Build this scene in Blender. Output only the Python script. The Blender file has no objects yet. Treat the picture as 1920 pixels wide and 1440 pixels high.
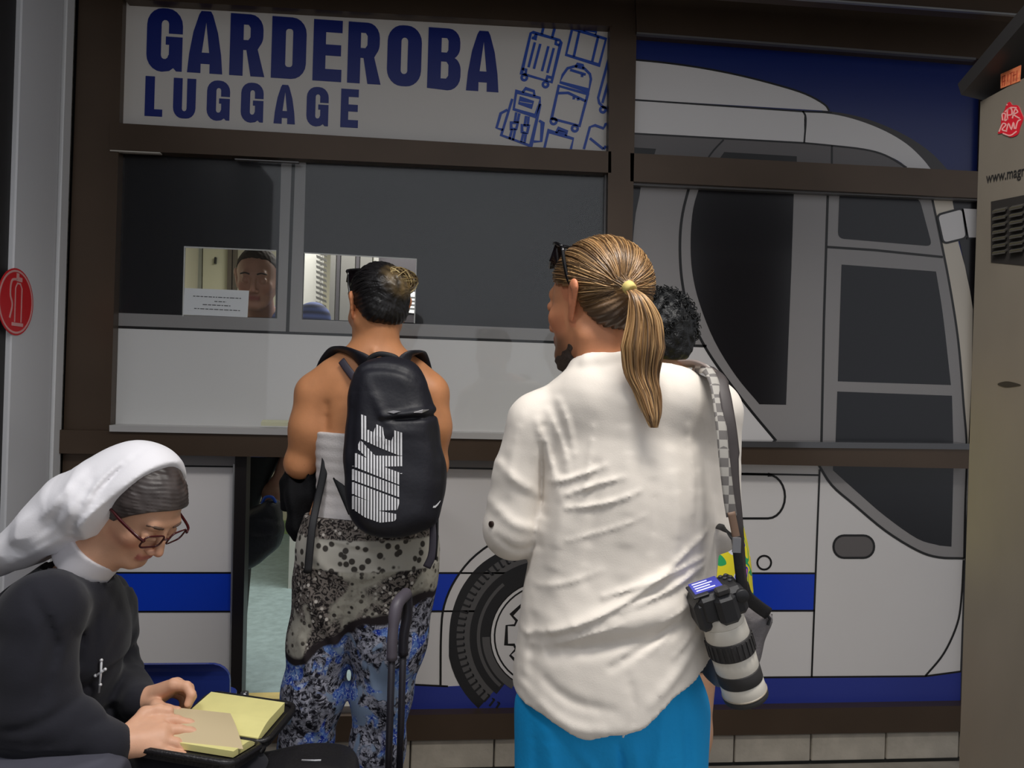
import bpy, math, random
import numpy as np
from mathutils import Vector, Matrix, geometry
random.seed(7)
RNG = np.random.default_rng(7)
sc = bpy.context.scene
COL = sc.collection

# ---------------------------------------------------------------- camera
FPX = 1450.0
YAW = math.radians(6.0); ROLL = math.radians(1.83)
CAM = np.array([0.0, -2.85, 1.41])
FW = np.array([math.sin(YAW), math.cos(YAW), 0.0])
RT = np.array([math.cos(YAW), -math.sin(YAW), 0.0])
UP = np.array([0.0, 0.0, 1.0])
cr_, sr_ = math.cos(ROLL), math.sin(ROLL)
cam_d = bpy.data.cameras.new('camera'); cam = bpy.data.objects.new('camera', cam_d); COL.objects.link(cam)
cam_d.sensor_width = 36.0; cam_d.lens = FPX / 1920 * 36.0
xa = RT * cr_ + UP * sr_; ya = -RT * sr_ + UP * cr_; za = -FW
cam.matrix_world = Matrix(((xa[0], ya[0], za[0], CAM[0]), (xa[1], ya[1], za[1], CAM[1]), (xa[2], ya[2], za[2], CAM[2]), (0, 0, 0, 1)))
cam_d.clip_start = 0.02
sc.camera = cam

# ---------------------------------------------------------------- light
sc.view_settings.view_transform = 'Standard'
try: sc.view_settings.look = 'None'
except Exception: pass
sc.view_settings.gamma = 1.0; sc.view_settings.exposure = 0.0
sc.view_settings.use_curve_mapping = False
w = bpy.data.worlds.new('hall'); sc.world = w; w.use_nodes = True
w.node_tree.nodes['Background'].inputs[0].default_value = (0.93, 0.95, 1.0, 1)
w.node_tree.nodes['Background'].inputs[1].default_value = 0.60

def area(name, loc, target, size, power, color=(1, 1, 1), spread=180):
    l = bpy.data.lights.new(name, 'AREA'); l.shape = 'RECTANGLE'; l.size, l.size_y = size
    l.energy = power; l.color = color; l.spread = math.radians(spread)
    o = bpy.data.objects.new(name, l); COL.objects.link(o); o.location = loc
    o.rotation_euler = (Vector(target) - Vector(loc)).to_track_quat('-Z', 'Y').to_euler()
    return o
area('hall_lamp', (0.5, -1.95, 2.98), (0.5, -1.75, 0), (0.9, 0.3), 21, (1.0, 0.96, 0.9), 125)
area('hall_lamp_side', (-1.25, -2.0, 2.98), (-1.2, -1.8, 0), (0.9, 0.3), 15, (0.97, 0.97, 1.0), 125)
area('room_lamp', (-0.2, 1.3, 2.72), (-0.2, 1.3, 0), (1.2, 0.5), 44, (1.0, 0.97, 0.9))

# ---------------------------------------------------------------- pixel helpers (1920 x 1440 photograph -> places in the scene)
def ray(px, py):
    u, v = px - 960.0, py - 720.0
    uu = u * cr_ + v * sr_; vv = -u * sr_ + v * cr_
    return FW + RT * (uu / FPX) - UP * (vv / FPX)
def W(px, py, dep): return CAM + ray(px, py) * dep
def F(px, py, Y=0.0):
    r = ray(px, py); return CAM + r * ((Y - CAM[1]) / r[1])
def onX(px, py, X):
    r = ray(px, py); return CAM + r * ((X - CAM[0]) / r[0])
def onZ(px, py, Z):
    r = ray(px, py); return CAM + r * ((Z - CAM[2]) / r[2])

# ---------------------------------------------------------------- materials
def lin(c):
    return tuple(((v / 255) / 12.92 if v / 255 <= .04045 else ((v / 255 + .055) / 1.055) ** 2.4) for v in c)
MATS = {}
def mat(name, rgb, rough=.5, metal=0.0, var=0.0, vscale=8.0, bump=0.0, bscale=60.0, spec=.5, emit=None, estr=1.0, stretch=None, attr=None, coat=0.0, sheen=0.0, sss=0.0, alpha=None):
    if name in MATS: return MATS[name]
    m = bpy.data.materials.new(name); m.use_nodes = True; nt = m.node_tree; b = nt.nodes['Principled BSDF']
    c = lin(rgb)
    b.inputs['Base Color'].default_value = (*c, 1); b.inputs['Roughness'].default_value = rough
    b.inputs['Metallic'].default_value = metal; b.inputs['Specular IOR Level'].default_value = spec
    b.inputs['Coat Weight'].default_value = coat; b.inputs['Sheen Weight'].default_value = sheen
    if sss: 
        b.inputs['Subsurface Weight'].default_value = sss; b.inputs['Subsurface Radius'].default_value = (.01, .004, .002); b.inputs['Subsurface Scale'].default_value = 1
    if emit: b.inputs['Emission Color'].default_value = (*lin(emit), 1); b.inputs['Emission Strength'].default_value = estr
    tc = nt.nodes.new('ShaderNodeTexCoord'); src = tc.outputs['Object']
    if stretch:
        mp = nt.nodes.new('ShaderNodeMapping'); mp.inputs['Scale'].default_value = stretch; nt.links.new(src, mp.inputs[0]); src = mp.outputs[0]
    colout = None
    if attr:
        at = nt.nodes.new('ShaderNodeAttribute'); at.attribute_name = attr; colout = at.outputs['Color']
    if var:
        n = nt.nodes.new('ShaderNodeTexNoise'); n.inputs['Scale'].default_value = vscale; n.inputs['Detail'].default_value = 4; nt.links.new(src, n.inputs['Vector'])
        r = nt.nodes.new('ShaderNodeMapRange'); r.inputs['From Min'].default_value = .3; r.inputs['From Max'].default_value = .7
        r.inputs['To Min'].default_value = 1 - var; r.inputs['To Max'].default_value = 1 + var; nt.links.new(n.outputs['Fac'], r.inputs['Value'])
        mx = nt.nodes.new('ShaderNodeVectorMath'); mx.operation = 'SCALE'
        if colout: nt.links.new(colout, mx.inputs[0])
        else: mx.inputs[0].default_value = c
        nt.links.new(r.outputs[0], mx.inputs['Scale']); colout = mx.outputs[0]
    if colout: nt.links.new(colout, b.inputs['Base Color'])
    if bump:
        n = nt.nodes.new('ShaderNodeTexNoise'); n.inputs['Scale'].default_value = bscale; n.inputs['Detail'].default_value = 3; nt.links.new(src, n.inputs['Vector'])
        bp = nt.nodes.new('ShaderNodeBump'); bp.inputs['Strength'].default_value = bump; bp.inputs['Distance'].default_value = .01
        nt.links.new(n.outputs['Fac'], bp.inputs['Height']); nt.links.new(bp.outputs[0], b.inputs['Normal'])
    MATS[name] = m; return m
def glass_mat(name, tint=(.97, .98, .98), ior=1.5):
    if name in MATS: return MATS[name]
    m = bpy.data.materials.new(name); m.use_nodes = True; nt = m.node_tree; nt.nodes.clear()
    o = nt.nodes.new('ShaderNodeOutputMaterial'); t = nt.nodes.new('ShaderNodeBsdfTransparent'); g = nt.nodes.new('ShaderNodeBsdfGlossy')
    t.inputs[0].default_value = (*tint, 1); g.inputs['Roughness'].default_value = .03
    mx = nt.nodes.new('ShaderNodeMixShader'); mx.inputs[0].default_value = .03; nt.links.new(t.outputs[0], mx.inputs[1]); nt.links.new(g.outputs[0], mx.inputs[2]); nt.links.new(mx.outputs[0], o.inputs[0])
    MATS[name] = m; return m

# ---------------------------------------------------------------- objects
def tag(o, label=None, cat=None, group=None, kind=None):
    if label: o['label'] = label
    if cat: o['category'] = cat
    if group: o['group'] = group
    if kind: o['kind'] = kind
    return o
def empty(name, loc=(0, 0, 0), label=None, cat=None, group=None, kind=None):
    o = bpy.data.objects.new(name, None); COL.objects.link(o); o.location = loc; o.empty_display_size = .05
    return tag(o, label, cat, group, kind)
def mesh_obj(name, verts, faces, m, parent=None, smooth=False, colors=None):
    me = bpy.data.meshes.new(name)
    if isinstance(verts, np.ndarray) and isinstance(faces, np.ndarray):
        nv, nf, k = len(verts), len(faces), faces.shape[1]
        me.vertices.add(nv); me.vertices.foreach_set('co', verts.astype(np.float32).ravel())
        me.loops.add(nf * k); me.loops.foreach_set('vertex_index', faces.astype(np.int32).ravel())
        me.polygons.add(nf); me.polygons.foreach_set('loop_start', np.arange(0, nf * k, k, dtype=np.int32))
        me.update(calc_edges=True)
    else:
        me.from_pydata([tuple(float(c) for c in v) for v in verts], [], [tuple(int(i) for i in f) for f in faces]); me.update()
    if smooth: me.polygons.foreach_set('use_smooth', np.ones(len(me.polygons), dtype=bool))
    if colors is not None:
        a = me.color_attributes.new('tone', 'FLOAT_COLOR', 'POINT')
        c4 = np.ones((len(me.vertices), 4), np.float32); c4[:, :3] = colors; a.data.foreach_set('color', c4.ravel())
    if m: 
        for q in (m if isinstance(m, (list, tuple)) else [m]): me.materials.append(q)
    o = bpy.data.objects.new(name, me); COL.objects.link(o)
    if parent is not None:
        o.parent = parent; q_ = parent; t_ = Vector((0, 0, 0))
        while q_ is not None: t_ += q_.location; q_ = q_.parent
        o.location = -t_
    return o
class MB:
    """collects shapes of ONE mesh"""
    def __init__(s): s.v = []; s.f = []
    def add(s, v, f):
        n = len(s.v); s.v += [tuple(map(float, p)) for p in v]; s.f += [tuple(i + n for i in q) for q in f]; return s
    def hexa(s, p):   # 8 points: bottom ring 0-3, top ring 4-7
        return s.add(p, [(3, 2, 1, 0), (4, 5, 6, 7), (0, 1, 5, 4), (1, 2, 6, 5), (2, 3, 7, 6), (3, 0, 4, 7)])
    def box(s, lo, hi, bev=0.0):
        x0, y0, z0 = lo; x1, y1, z1 = hi
        if bev <= 0: return s.hexa([(x0, y0, z0), (x1, y0, z0), (x1, y1, z0), (x0, y1, z0), (x0, y0, z1), (x1, y0, z1), (x1, y1, z1), (x0, y1, z1)])
        b = bev; ring = [(x0 + b, y0), (x1 - b, y0), (x1, y0 + b), (x1, y1 - b), (x1 - b, y1), (x0 + b, y1), (x0, y1 - b), (x0, y0 + b)]
        inn = [(x0 + b, y0 + b), (x1 - b, y0 + b), (x1 - b, y0 + b), (x1 - b, y1 - b), (x1 - b, y1 - b), (x0 + b, y1 - b), (x0 + b, y1 - b), (x0 + b, y0 + b)]
        v = [(x, y, z0) for x, y in inn] + [(x, y, z0 + b) for x, y in ring] + [(x, y, z1 - b) for x, y in ring] + [(x, y, z1) for x, y in inn]
        f = [tuple(range(7, -1, -1)), tuple(range(24, 32))]
        for r in range(3):
            for i in range(8): j = (i + 1) % 8; f.append((r * 8 + i, r * 8 + j, r * 8 + 8 + j, r * 8 + 8 + i))
        return s.add(v, f)
    def obox(s, c, ax, ay, az):  # oriented box, half axes vectors
        c, ax, ay, az = map(np.asarray, (c, ax, ay, az))
        return s.hexa([c - ax - ay - az, c + ax - ay - az, c + ax + ay - az, c - ax + ay - az, c - ax - ay + az, c + ax - ay + az, c + ax + ay + az, c - ax + ay + az])
    def tube(s, pts, rad, n=6, flat=None, cap=True):
        pts = [np.asarray(p, float) for p in pts]; N = len(pts)
        if not hasattr(rad, '__len__'): rad = [rad] * N
        ref = None; base = len(s.v)
        for i, p in enumerate(pts):
            t = pts[min(i + 1, N - 1)] - pts[max(i - 1, 0)]; t = t / (np.linalg.norm(t) + 1e-12)
            if flat is not None: a = np.asarray(flat[0], float)
            elif ref is None: a = np.array([0, 0, 1.]) if abs(t[2]) < .9 else np.array([1., 0, 0])
            else: a = ref
            a = a - t * np.dot(a, t); a /= np.linalg.norm(a) + 1e-12; ref = a; b = np.cross(t, a)
            fl = flat[1] if flat is not None else 1.0
            for k in range(n):
                an = 2 * math.pi * k / n
                s.v.append(tuple(p + rad[i] * (math.cos(an) * a * fl + math.sin(an) * b)))
        for i in range(N - 1):
            for k in range(n):
                k2 = (k + 1) % n; s.f.append((base + i * n + k, base + i * n + k2, base + (i + 1) * n + k2, base + (i + 1) * n + k))
        if cap:
            s.f.append(tuple(base + k for k in range(n - 1, -1, -1))); s.f.append(tuple(base + (N - 1) * n + k for k in range(n)))
        return s
    def lathe(s, c, axis, prof, n=24):   # prof: (distance along the axis, radius)
        c = np.asarray(c, float); t = np.asarray(axis, float); t /= np.linalg.norm(t)
        a = np.array([0, 0, 1.]) if abs(t[2]) < .9 else np.array([1., 0, 0]); a -= t * a.dot(t); a /= np.linalg.norm(a); b = np.cross(t, a)
        base = len(s.v)
        for d, r in prof:
            for k in range(n):
                an = 2 * math.pi * k / n; s.v.append(tuple(c + t * d + r * (math.cos(an) * a + math.sin(an) * b)))
        for i in range(len(prof) - 1):
            for k in range(n):
                k2 = (k + 1) % n; s.f.append((base + i * n + k, base + i * n + k2, base + (i + 1) * n + k2, base + (i + 1) * n + k))
        s.f.append(tuple(base + k for k in range(n - 1, -1, -1))); s.f.append(tuple(base + (len(prof) - 1) * n + k for k in range(n)))
        return s
    def build(s, name, m, parent=None, smooth=False): return mesh_obj(name, s.v, s.f, m, parent, smooth)
def crom(pts, n=6, closed=False):
    P_ = [np.asarray(p, float) for p in pts]; N = len(P_); out = []
    rng = range(N if closed else N - 1)
    for i in rng:
        p0 = P_[(i - 1) % N] if closed or i > 0 else 2 * P_[0] - P_[1]
        p1, p2 = P_[i], P_[(i + 1) % N]
        p3 = P_[(i + 2) % N] if closed or i + 2 < N else 2 * P_[-1] - P_[-2]
        for k in range(n):
            t = k / n
            out.append(.5 * ((2 * p1) + (-p0 + p2) * t + (2 * p0 - 5 * p1 + 4 * p2 - p3) * t * t + (-p0 + 3 * p1 - 3 * p2 + p3) * t ** 3))
    if not closed: out.append(P_[-1])
    return out
def prism(mb, loops, to3, t_vec):
    """flat shape (outer loop + holes, 2-D) placed by to3 and given thickness along t_vec (away from the viewer)"""
    l2 = [[Vector((float(p[0]), float(p[1]), 0)) for p in lp] for lp in loops]
    tri = geometry.tessellate_polygon(l2)
    flat = [p for lp in loops for p in lp]
    fr = [np.asarray(to3(p[0], p[1])) for p in flat]; n = len(fr)
    t_vec = np.asarray(t_vec, float)
    v = fr + [p + t_vec for p in fr]; f = []
    for a, b, c in tri:
        nrm = np.cross(fr[b] - fr[a], fr[c] - fr[a])
        if np.dot(nrm, t_vec) > 0: a, c = c, a
        f.append((a, b, c)); f.append((c + n, b + n, a + n))
    o = 0
    for lp in loops:
        k = len(lp)
        for i in range(k): j = (i + 1) % k; f.append((o + i, o + i + n, o + j + n, o + j))
        o += k
    return mb.add(v, f)
def plate(name, loops, m, parent=None, Y=0.0, t=.001):
    """film or panel on the front, cut to a shape given in photograph pixels, front face at y=Y"""
    if not hasattr(loops[0][0], '__len__'): loops = [loops]
    mb = MB(); prism(mb, loops, lambda a, b: F(a, b, Y), (0, t, 0)); return mb.build(name, m, parent)
def ribbon2(pts, wd, closed=False):
    P_ = [np.asarray(p, float)[:2] for p in pts]; N = len(P_); L = []; R = []
    for i in range(N):
        a = P_[(i - 1) % N] if closed or i > 0 else P_[i]; b = P_[(i + 1) % N] if closed or i < N - 1 else P_[i]
        t = b - a; t /= np.linalg.norm(t) + 1e-9; nn = np.array([-t[1], t[0]])
        k = 1.0
        if 0 < i < N - 1 or closed:
            t1 = P_[i] - a; t1 /= np.linalg.norm(t1) + 1e-9; k = 1 / max(.5, abs(np.dot(nn, np.array([-t1[1], t1[0]]))))
        L.append(P_[i] + nn * wd / 2 * k); R.append(P_[i] - nn * wd / 2 * k)
    return L, R
def add_ribbon(mb, pts, wd, to3, t_vec, closed=False):
    L, R = ribbon2(pts, wd, closed); N = len(L)
    for i in range(N if closed else N - 1):
        j = (i + 1) % N
        q = [np.asarray(to3(*p)) for p in (L[i], L[j], R[j], R[i])]; tv = np.asarray(t_vec, float)
        if np.dot(np.cross(q[1] - q[0], q[2] - q[0]), tv) > 0: q = q[::-1]
        mb.add(q + [p + tv for p in q], [(0, 1, 2, 3), (0, 4, 5, 1), (1, 5, 6, 2), (2, 6, 7, 3), (3, 7, 4, 0)])
def line(name, plist, wd, m, parent, Y, closed=False):
    for pts in plist:
        mb = MB(); add_ribbon(mb, pts, wd, lambda a, b: F(a, b, Y), (0, .0005, 0), closed); o = mb.build(name, m, parent)
    return o
def circ(cx, cy, rx, ry=None, n=32, a0=0, a1=360):
    ry = ry or rx; full = abs(a1 - a0) >= 360
    return [(cx + rx * math.cos(math.radians(a0 + (a1 - a0) * i / (n if full else n - 1))), cy + ry * math.sin(math.radians(a0 + (a1 - a0) * i / (n if full else n - 1)))) for i in range(n)]
def rrect(x0, y0, x1, y1, r, n=5):
    o = []
    for cx, cy, a in ((x1 - r, y1 - r, 0), (x0 + r, y1 - r, 90), (x0 + r, y0 + r, 180), (x1 - r, y0 + r, 270)):
        for i in range(n + 1):
            an = math.radians(a + 90 * i / n); o.append((cx + r * math.cos(an), cy + r * math.sin(an)))
    return o
# ================================================================ the setting
M_frame = mat('dark_bronze_aluminium', (80, 65, 52), .38, .4, .12, 3, 0, spec=.5)
M_black = mat('black_film', (16, 15, 16), .35)
M_dark = mat('dark_rubber', (22, 21, 22), .6)
M_white = mat('white_vinyl', (226, 222, 220), .28, 0, .02, 1.5)
M_grey = mat('grey_vinyl', (150, 146, 145), .3, 0, .03, 1.5)
M_grey2 = mat('dark_grey_vinyl', (104, 99, 98), .3, 0, .03, 1.5)
M_glassfilm = mat('charcoal_vinyl', (28, 26, 29), .22, 0, .08, 2)
M_blue = mat('blue_vinyl', (14, 62, 196), .28, 0, .03, 2)
M_skirt = mat('skirt_blue_vinyl', (46, 60, 150), .28, 0, .03, 2)
M_navy = mat('navy_vinyl', (15, 36, 104), .28, 0, .03, 2)
M_alu = mat('brushed_aluminium', (190, 190, 190), .35, .9, .05, 6)
M_sign = mat('sign_white_acrylic', (214, 209, 203), .3, 0, .03, 1.2)
M_signblue = mat('sign_blue_letter', (14, 34, 118), .35)
M_signicon = mat('sign_icon_blue', (36, 78, 176), .35)
M_tile = mat('limestone_tile', (176, 168, 155), .5, 0, .18, 9, .15, 40)
M_tile2 = mat('worn_floor_tile', (150, 143, 132), .4, 0, .2, 8, .1, 40)
M_grout = mat('grout', (92, 86, 78), .8)
M_inwall = mat('room_wall_paint', (214, 208, 186), .7, 0, .05, 2)
M_carpet = mat('blue_grey_vinyl_floor', (150, 172, 176), .55, 0, .14, 26, .1, 120)
M_lam = mat('light_grey_laminate', (204, 204, 206), .3, 0, .03, .8)
M_glass = glass_mat('clear_glass', ior=1.4)

# floor: slab + tiles along the front
fl = MB().box((-6, -7, -.12), (6, 0.02, -.012)).build('floor', M_grout); tag(fl, kind='structure')
tv, tf = None, None
tm = None
for ix in range(-4, 8):
    for iy in range(3):
        x0 = .3 * ix + .06 + (.15 if iy % 2 else 0); y1 = -.16 - .3 * iy
        if tm is None:
            o = MB().box((0, -.296, -.012), (.296, 0, 0), .002).build('floor_tile', M_tile2, fl); tm = o.data
        else:
            o = bpy.data.objects.new('floor_tile', tm); COL.objects.link(o); o.parent = fl
        o.location = (x0, y1, random.uniform(-.0008, .0008))
st = MB().box((-6, -.16, -.012), (6, -.045, .0)).build('floor_kerb', M_tile2, fl)
s2 = MB().box((-6, -7, -.012), (6, -1.06, 0)).build('floor_surface', mat('polished_floor', (140, 134, 124), .35, 0, .12, 3), fl)
# tiled plinth under the front
zb = F(1500, 1375, -.03)[2]; zt = zb
pl = MB().box((-2.2, -.02, 0), (2.3, .02, zt)).build('baseboard_back', M_grout); tag(pl, kind='structure')
xs = [F(p, 1400, -.03)[0] for p in (944, 1376, 1530, 1676)]
tx = xs[1]; stp = .304; tm = None
for k in range(-9, 4):
    if tm is None:
        o = MB().box((.003, -.035, .006), (stp - .003, -.02, zt - .002), .003).build('tile', M_tile, pl); tm = o.data
    else:
        o = bpy.data.objects.new('tile', tm); COL.objects.link(o); o.parent = pl
    o.location = (tx + stp * k, random.uniform(-.001, .001), 0)

# ---- bronze frame members, each its own trim
ntrim = 0
def member(q, Y0=-.045, depth=.07, m=None):
    global ntrim; ntrim += 1
    mb = MB(); prism(mb, [q], lambda a, b: F(a, b, Y0), (0, depth, 0)); o = mb.build('trim_%d' % ntrim, m or M_frame); tag(o, kind='structure'); return o
member([(150, -60), (232, -60), (206, 830), (118, 830)])                                   # left post
member([(118, 845), (205, 845), (190, 1400), (100, 1400)])                                 # left post, lower
member([(232, -60), (1150, -60), (1148, 49), (233, -2)], -.06)                             # head beam over the sign
member([(1145, -60), (1196, -60), (1178, 845), (1134, 845)], -.05)                           # mullion
member([(206, 230), (1146, 284), (1146, 324), (206, 281)], -.05)                           # transom under the sign
member([(1182, 287), (1850, 322), (1850, 372), (1182, 340)], -.05)                         # transom, right
member([(1190, -60), (1860, -60), (1860, 112), (1194, 61)], -.06)                          # head beam, right
member([(112, 806), (1140, 826), (1140, 868), (110, 850)], -.075, .1)                      # counter-height rail, left
member([(1136, 834), (1830, 843), (1830, 879), (1136, 866)], -.075, .1)                    # counter-height rail, right
member([(100, 1352), (1830, 1323), (1830, 1371), (100, 1400)], -.05, .08)                    # base rail
member([(441, 850), (463, 850), (452, 1352), (432, 1352)], -.03, .06, mat('near_black_aluminium', (40, 36, 36), .35, .4))
member([(750, 852), (763, 852), (757, 1345), (742, 1345)], -.02, .06, MATS['near_black_aluminium'])
member([(437, 870), (440, 870), (431, 1340), (428, 1340)], -.036, .02, M_alu)
# pale strips: glazing bead at the glass edge, highlights put in as strips
bead = mat('glazing_bead_and_highlight', (196, 190, 180), .4)
member([(217, 284), (222, 284), (209, 620), (204, 620)], -.02, .02, bead)
member([(206, 281), (300, 285.5), (300, 287.5), (206, 283)], -.052, .02, bead)  # highlight on the transom metal, put in as a thin pale strip
member([(440, 297), (560, 303), (560, 305), (440, 299)], -.046, .02, mat('dull_strip', (120, 118, 118), .4, .5))  # second metal highlight, put in as a grey strip
member([(98, -60), (153, -60), (124, 1425), (66, 1425)], -.012, .05, M_dark)
member([(1188, 341), (1838, 369), (1838, 376), (1188, 347)], -.03, .03, mat('dull_strip', (120, 118, 118), .4, .5))
member([(1194, 60), (1830, 108), (1830, 112), (1194, 63)], -.064, .02, MATS['dull_strip'])
member([(1134, 327), (1138, 327), (1133, 640), (1129, 640)], -.02, .02, MATS['dull_strip'])
# ledges (projecting sills) on the rails
sill = mat('pale_grey_sill', (190, 188, 186), .35, .2)
member([(205, 797), (1134, 817), (1134, 828), (205, 809)], -.085, .085, sill)
member([(1180, 825), (1822, 832), (1822, 843), (1180, 836)], -.085, .085, mat('glossy_dark_sill', (90, 90, 92), .12, .3))
# threshold of the low opening
member([(440, 1312), (745, 1305), (745, 1322), (440, 1329)], .03, .06, mat('yellow_wood_strip', (226, 204, 132), .5, 0, .1, 20))
member([(440, 1329), (745, 1322), (745, 1352), (440, 1358)], -.02, .08, M_alu)
# soffit above and its edge line
so = MB().box((-2.4, -1.05, 2.93), (3.2, .4, 3.02)).build('ceiling', mat('dark_soffit', (46, 42, 40), .6, 0, .1, 3)); tag(so, kind='structure')
a0, a1 = F(1440, 2, -.3), F(1925, 38, -.3); a0 = a1 + (a0 - a1) * 5.6
e = MB().obox(((a0[0] + a1[0]) / 2, -.3, (a0[2] + a1[2]) / 2 + .05), ((a1 - a0) / 2) * np.array([1.06, 0, 1.06]) , (0, .02, 0), (0, 0, .05)).build('trim_90', M_frame); tag(e, kind='structure')
e = MB().obox(((a0[0] + a1[0]) / 2, -.325, (a0[2] + a1[2]) / 2 + .002), ((a1 - a0) / 2) * np.array([1.06, 0, 1.06]), (0, .006, 0), (0, 0, .003)).build('trim_91', M_alu); tag(e, kind='structure')  # pale strip standing in for the highlight along the soffit edge

# ---- left wall: light laminate door leaf, edge strip, dark return
XW = float(F(122, 500, -.03)[0])
YE = float(onX(24, 300, XW)[1])
lw = MB().box((XW - .05, -3.4, 0), (XW - .004, 0, 2.93)).build('wall_left', mat('dark_return', (30, 28, 28), .6)); tag(lw, kind='structure')
dl = empty('door_1', (XW, YE, 0), kind='structure')
MB().box((XW - .03, YE, .02), (XW + .012, -.125, 2.93), .004).build('door_leaf', M_lam, dl)
MB().box((XW - .03, -.118, .02), (XW + .02, -.062, 2.93), .003).build('door_edge', mat('edge_strip', (214, 214, 214), .4), dl)
MB().box((XW - .03, -.125, .02), (XW + .004, -.118, 2.9)).build('door_gap', M_black, dl)
MB().box((XW - .03, -.06, .02), (XW + .012, -.04, 2.9)).build('door_seal', mat('speckled_mastic', (96, 92, 86), .8, 0, .6, 60), dl)
# fire extinguisher sticker
c = onX(29, 566, XW + .013); rr_ = .5 * np.linalg.norm(onX(29, 629, XW + .013) - onX(29, 503, XW + .013))
fs = empty('extinguisher_sign', tuple(c), 'round red fire extinguisher sticker on the pale grey wall panel', 'sign')
tx3 = lambda off: (lambda a, b: (XW + .013 + off, c[1] + a * rr_, c[2] + b * rr_))
mb = MB(); prism(mb, [circ(0, 0, 1, n=40)], tx3(.002), (-.0015, 0, 0)); mb.build('disc', mat('sign_red', (206, 24, 34), .35), fs)
M_sw = mat('sticker_white', (216, 160, 156), .4)
mb = MB(); prism(mb, [circ(0, 0, .95, n=40), circ(0, 0, .89, n=40)[::-1]], tx3(.0028), (-.0006, 0, 0)); mb.build('ring', M_sw, fs)
mb = MB()
for lp in ([(-.22, -.72), (.42, -.72), (.42, -.62), (-.22, -.62)], [(-.02, .62), (.3, .62), (.3, .75), (.12, .75), (.12, .86), (-.02, .86)]): prism(mb, [lp], tx3(.0028), (-.0006, 0, 0))
add_ribbon(mb, crom([(0, .68), (-.28, .6), (-.34, .2), (-.22, -.1), (-.34, -.5)], 5), .07, tx3(.0028), (-.0006, 0, 0))
add_ribbon(mb, [(-.06, -.6), (-.06, .42), (.04, .56), (.2, .56), (.3, .42), (.3, -.6)], .05, tx3(.0028), (-.0006, 0, 0))
mb.build('pictogram', M_sw, fs)

# ---- room behind the front
rw = [('wall_back', (-1.72, 3.2, .1), (2.4, 3.28, 2.9)), ('wall_side', (-1.78, .05, .1), (-1.7, 3.28, 2.9)), ('wall_inner', (2.32, .05, .1), (2.4, 3.28, 2.9))]
for n_, lo, hi in rw: tag(MB().box(lo, hi).build(n_, M_inwall), kind='structure')
zf = float(F(560, 1318, .05)[2])
tag(MB().box((-1.72, .04, zf - .1), (2.35, 3.24, zf)).build('floor_room', M_carpet), kind='structure')
tag(MB().box((-1.78, -.02, 2.82), (2.4, 3.28, 2.92)).build('ceiling_room', mat('room_ceiling', (220, 218, 210), .8)), kind='structure')
tag(MB().box((-1.7, 3.17, zf), (2.32, 3.2, zf + .1)).build('baseboard_room', mat('green_skirting', (150, 176, 120), .6)), kind='structure')
# backing boards: solid front where there is film only (upper right, sign, lower panels)
def board(q, Y=.004, t=.02, holes=()): 
    global ntrim; ntrim += 1
    mb = MB(); prism(mb, [q] + [list(h)[::-1] for h in holes], lambda a, b: F(a, b, Y), (0, t, 0)); o = mb.build('wall_panel_%d' % ntrim, mat('panel_back', (70, 70, 72), .7)); tag(o, kind='structure'); return o
CUT1 = [(345, 462), (518, 469), (516, 596), (341, 591)]
CUT2 = [(570, 473), (781, 485), (777, 606), (566, 598)]
board([(1160, -60), (1860, -60), (1850, 860), (1150, 850)])
board([(150, -60), (1170, -60), (1170, 300), (150, 260)])
board([(150, 255), (1170, 300), (1160, 850), (120, 840)], holes=(CUT1, CUT2))
board([(100, 840), (447, 842), (437, 1360), (80, 1380)])
board([(752, 845), (1850, 850), (1830, 1350), (745, 1360)])
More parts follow.
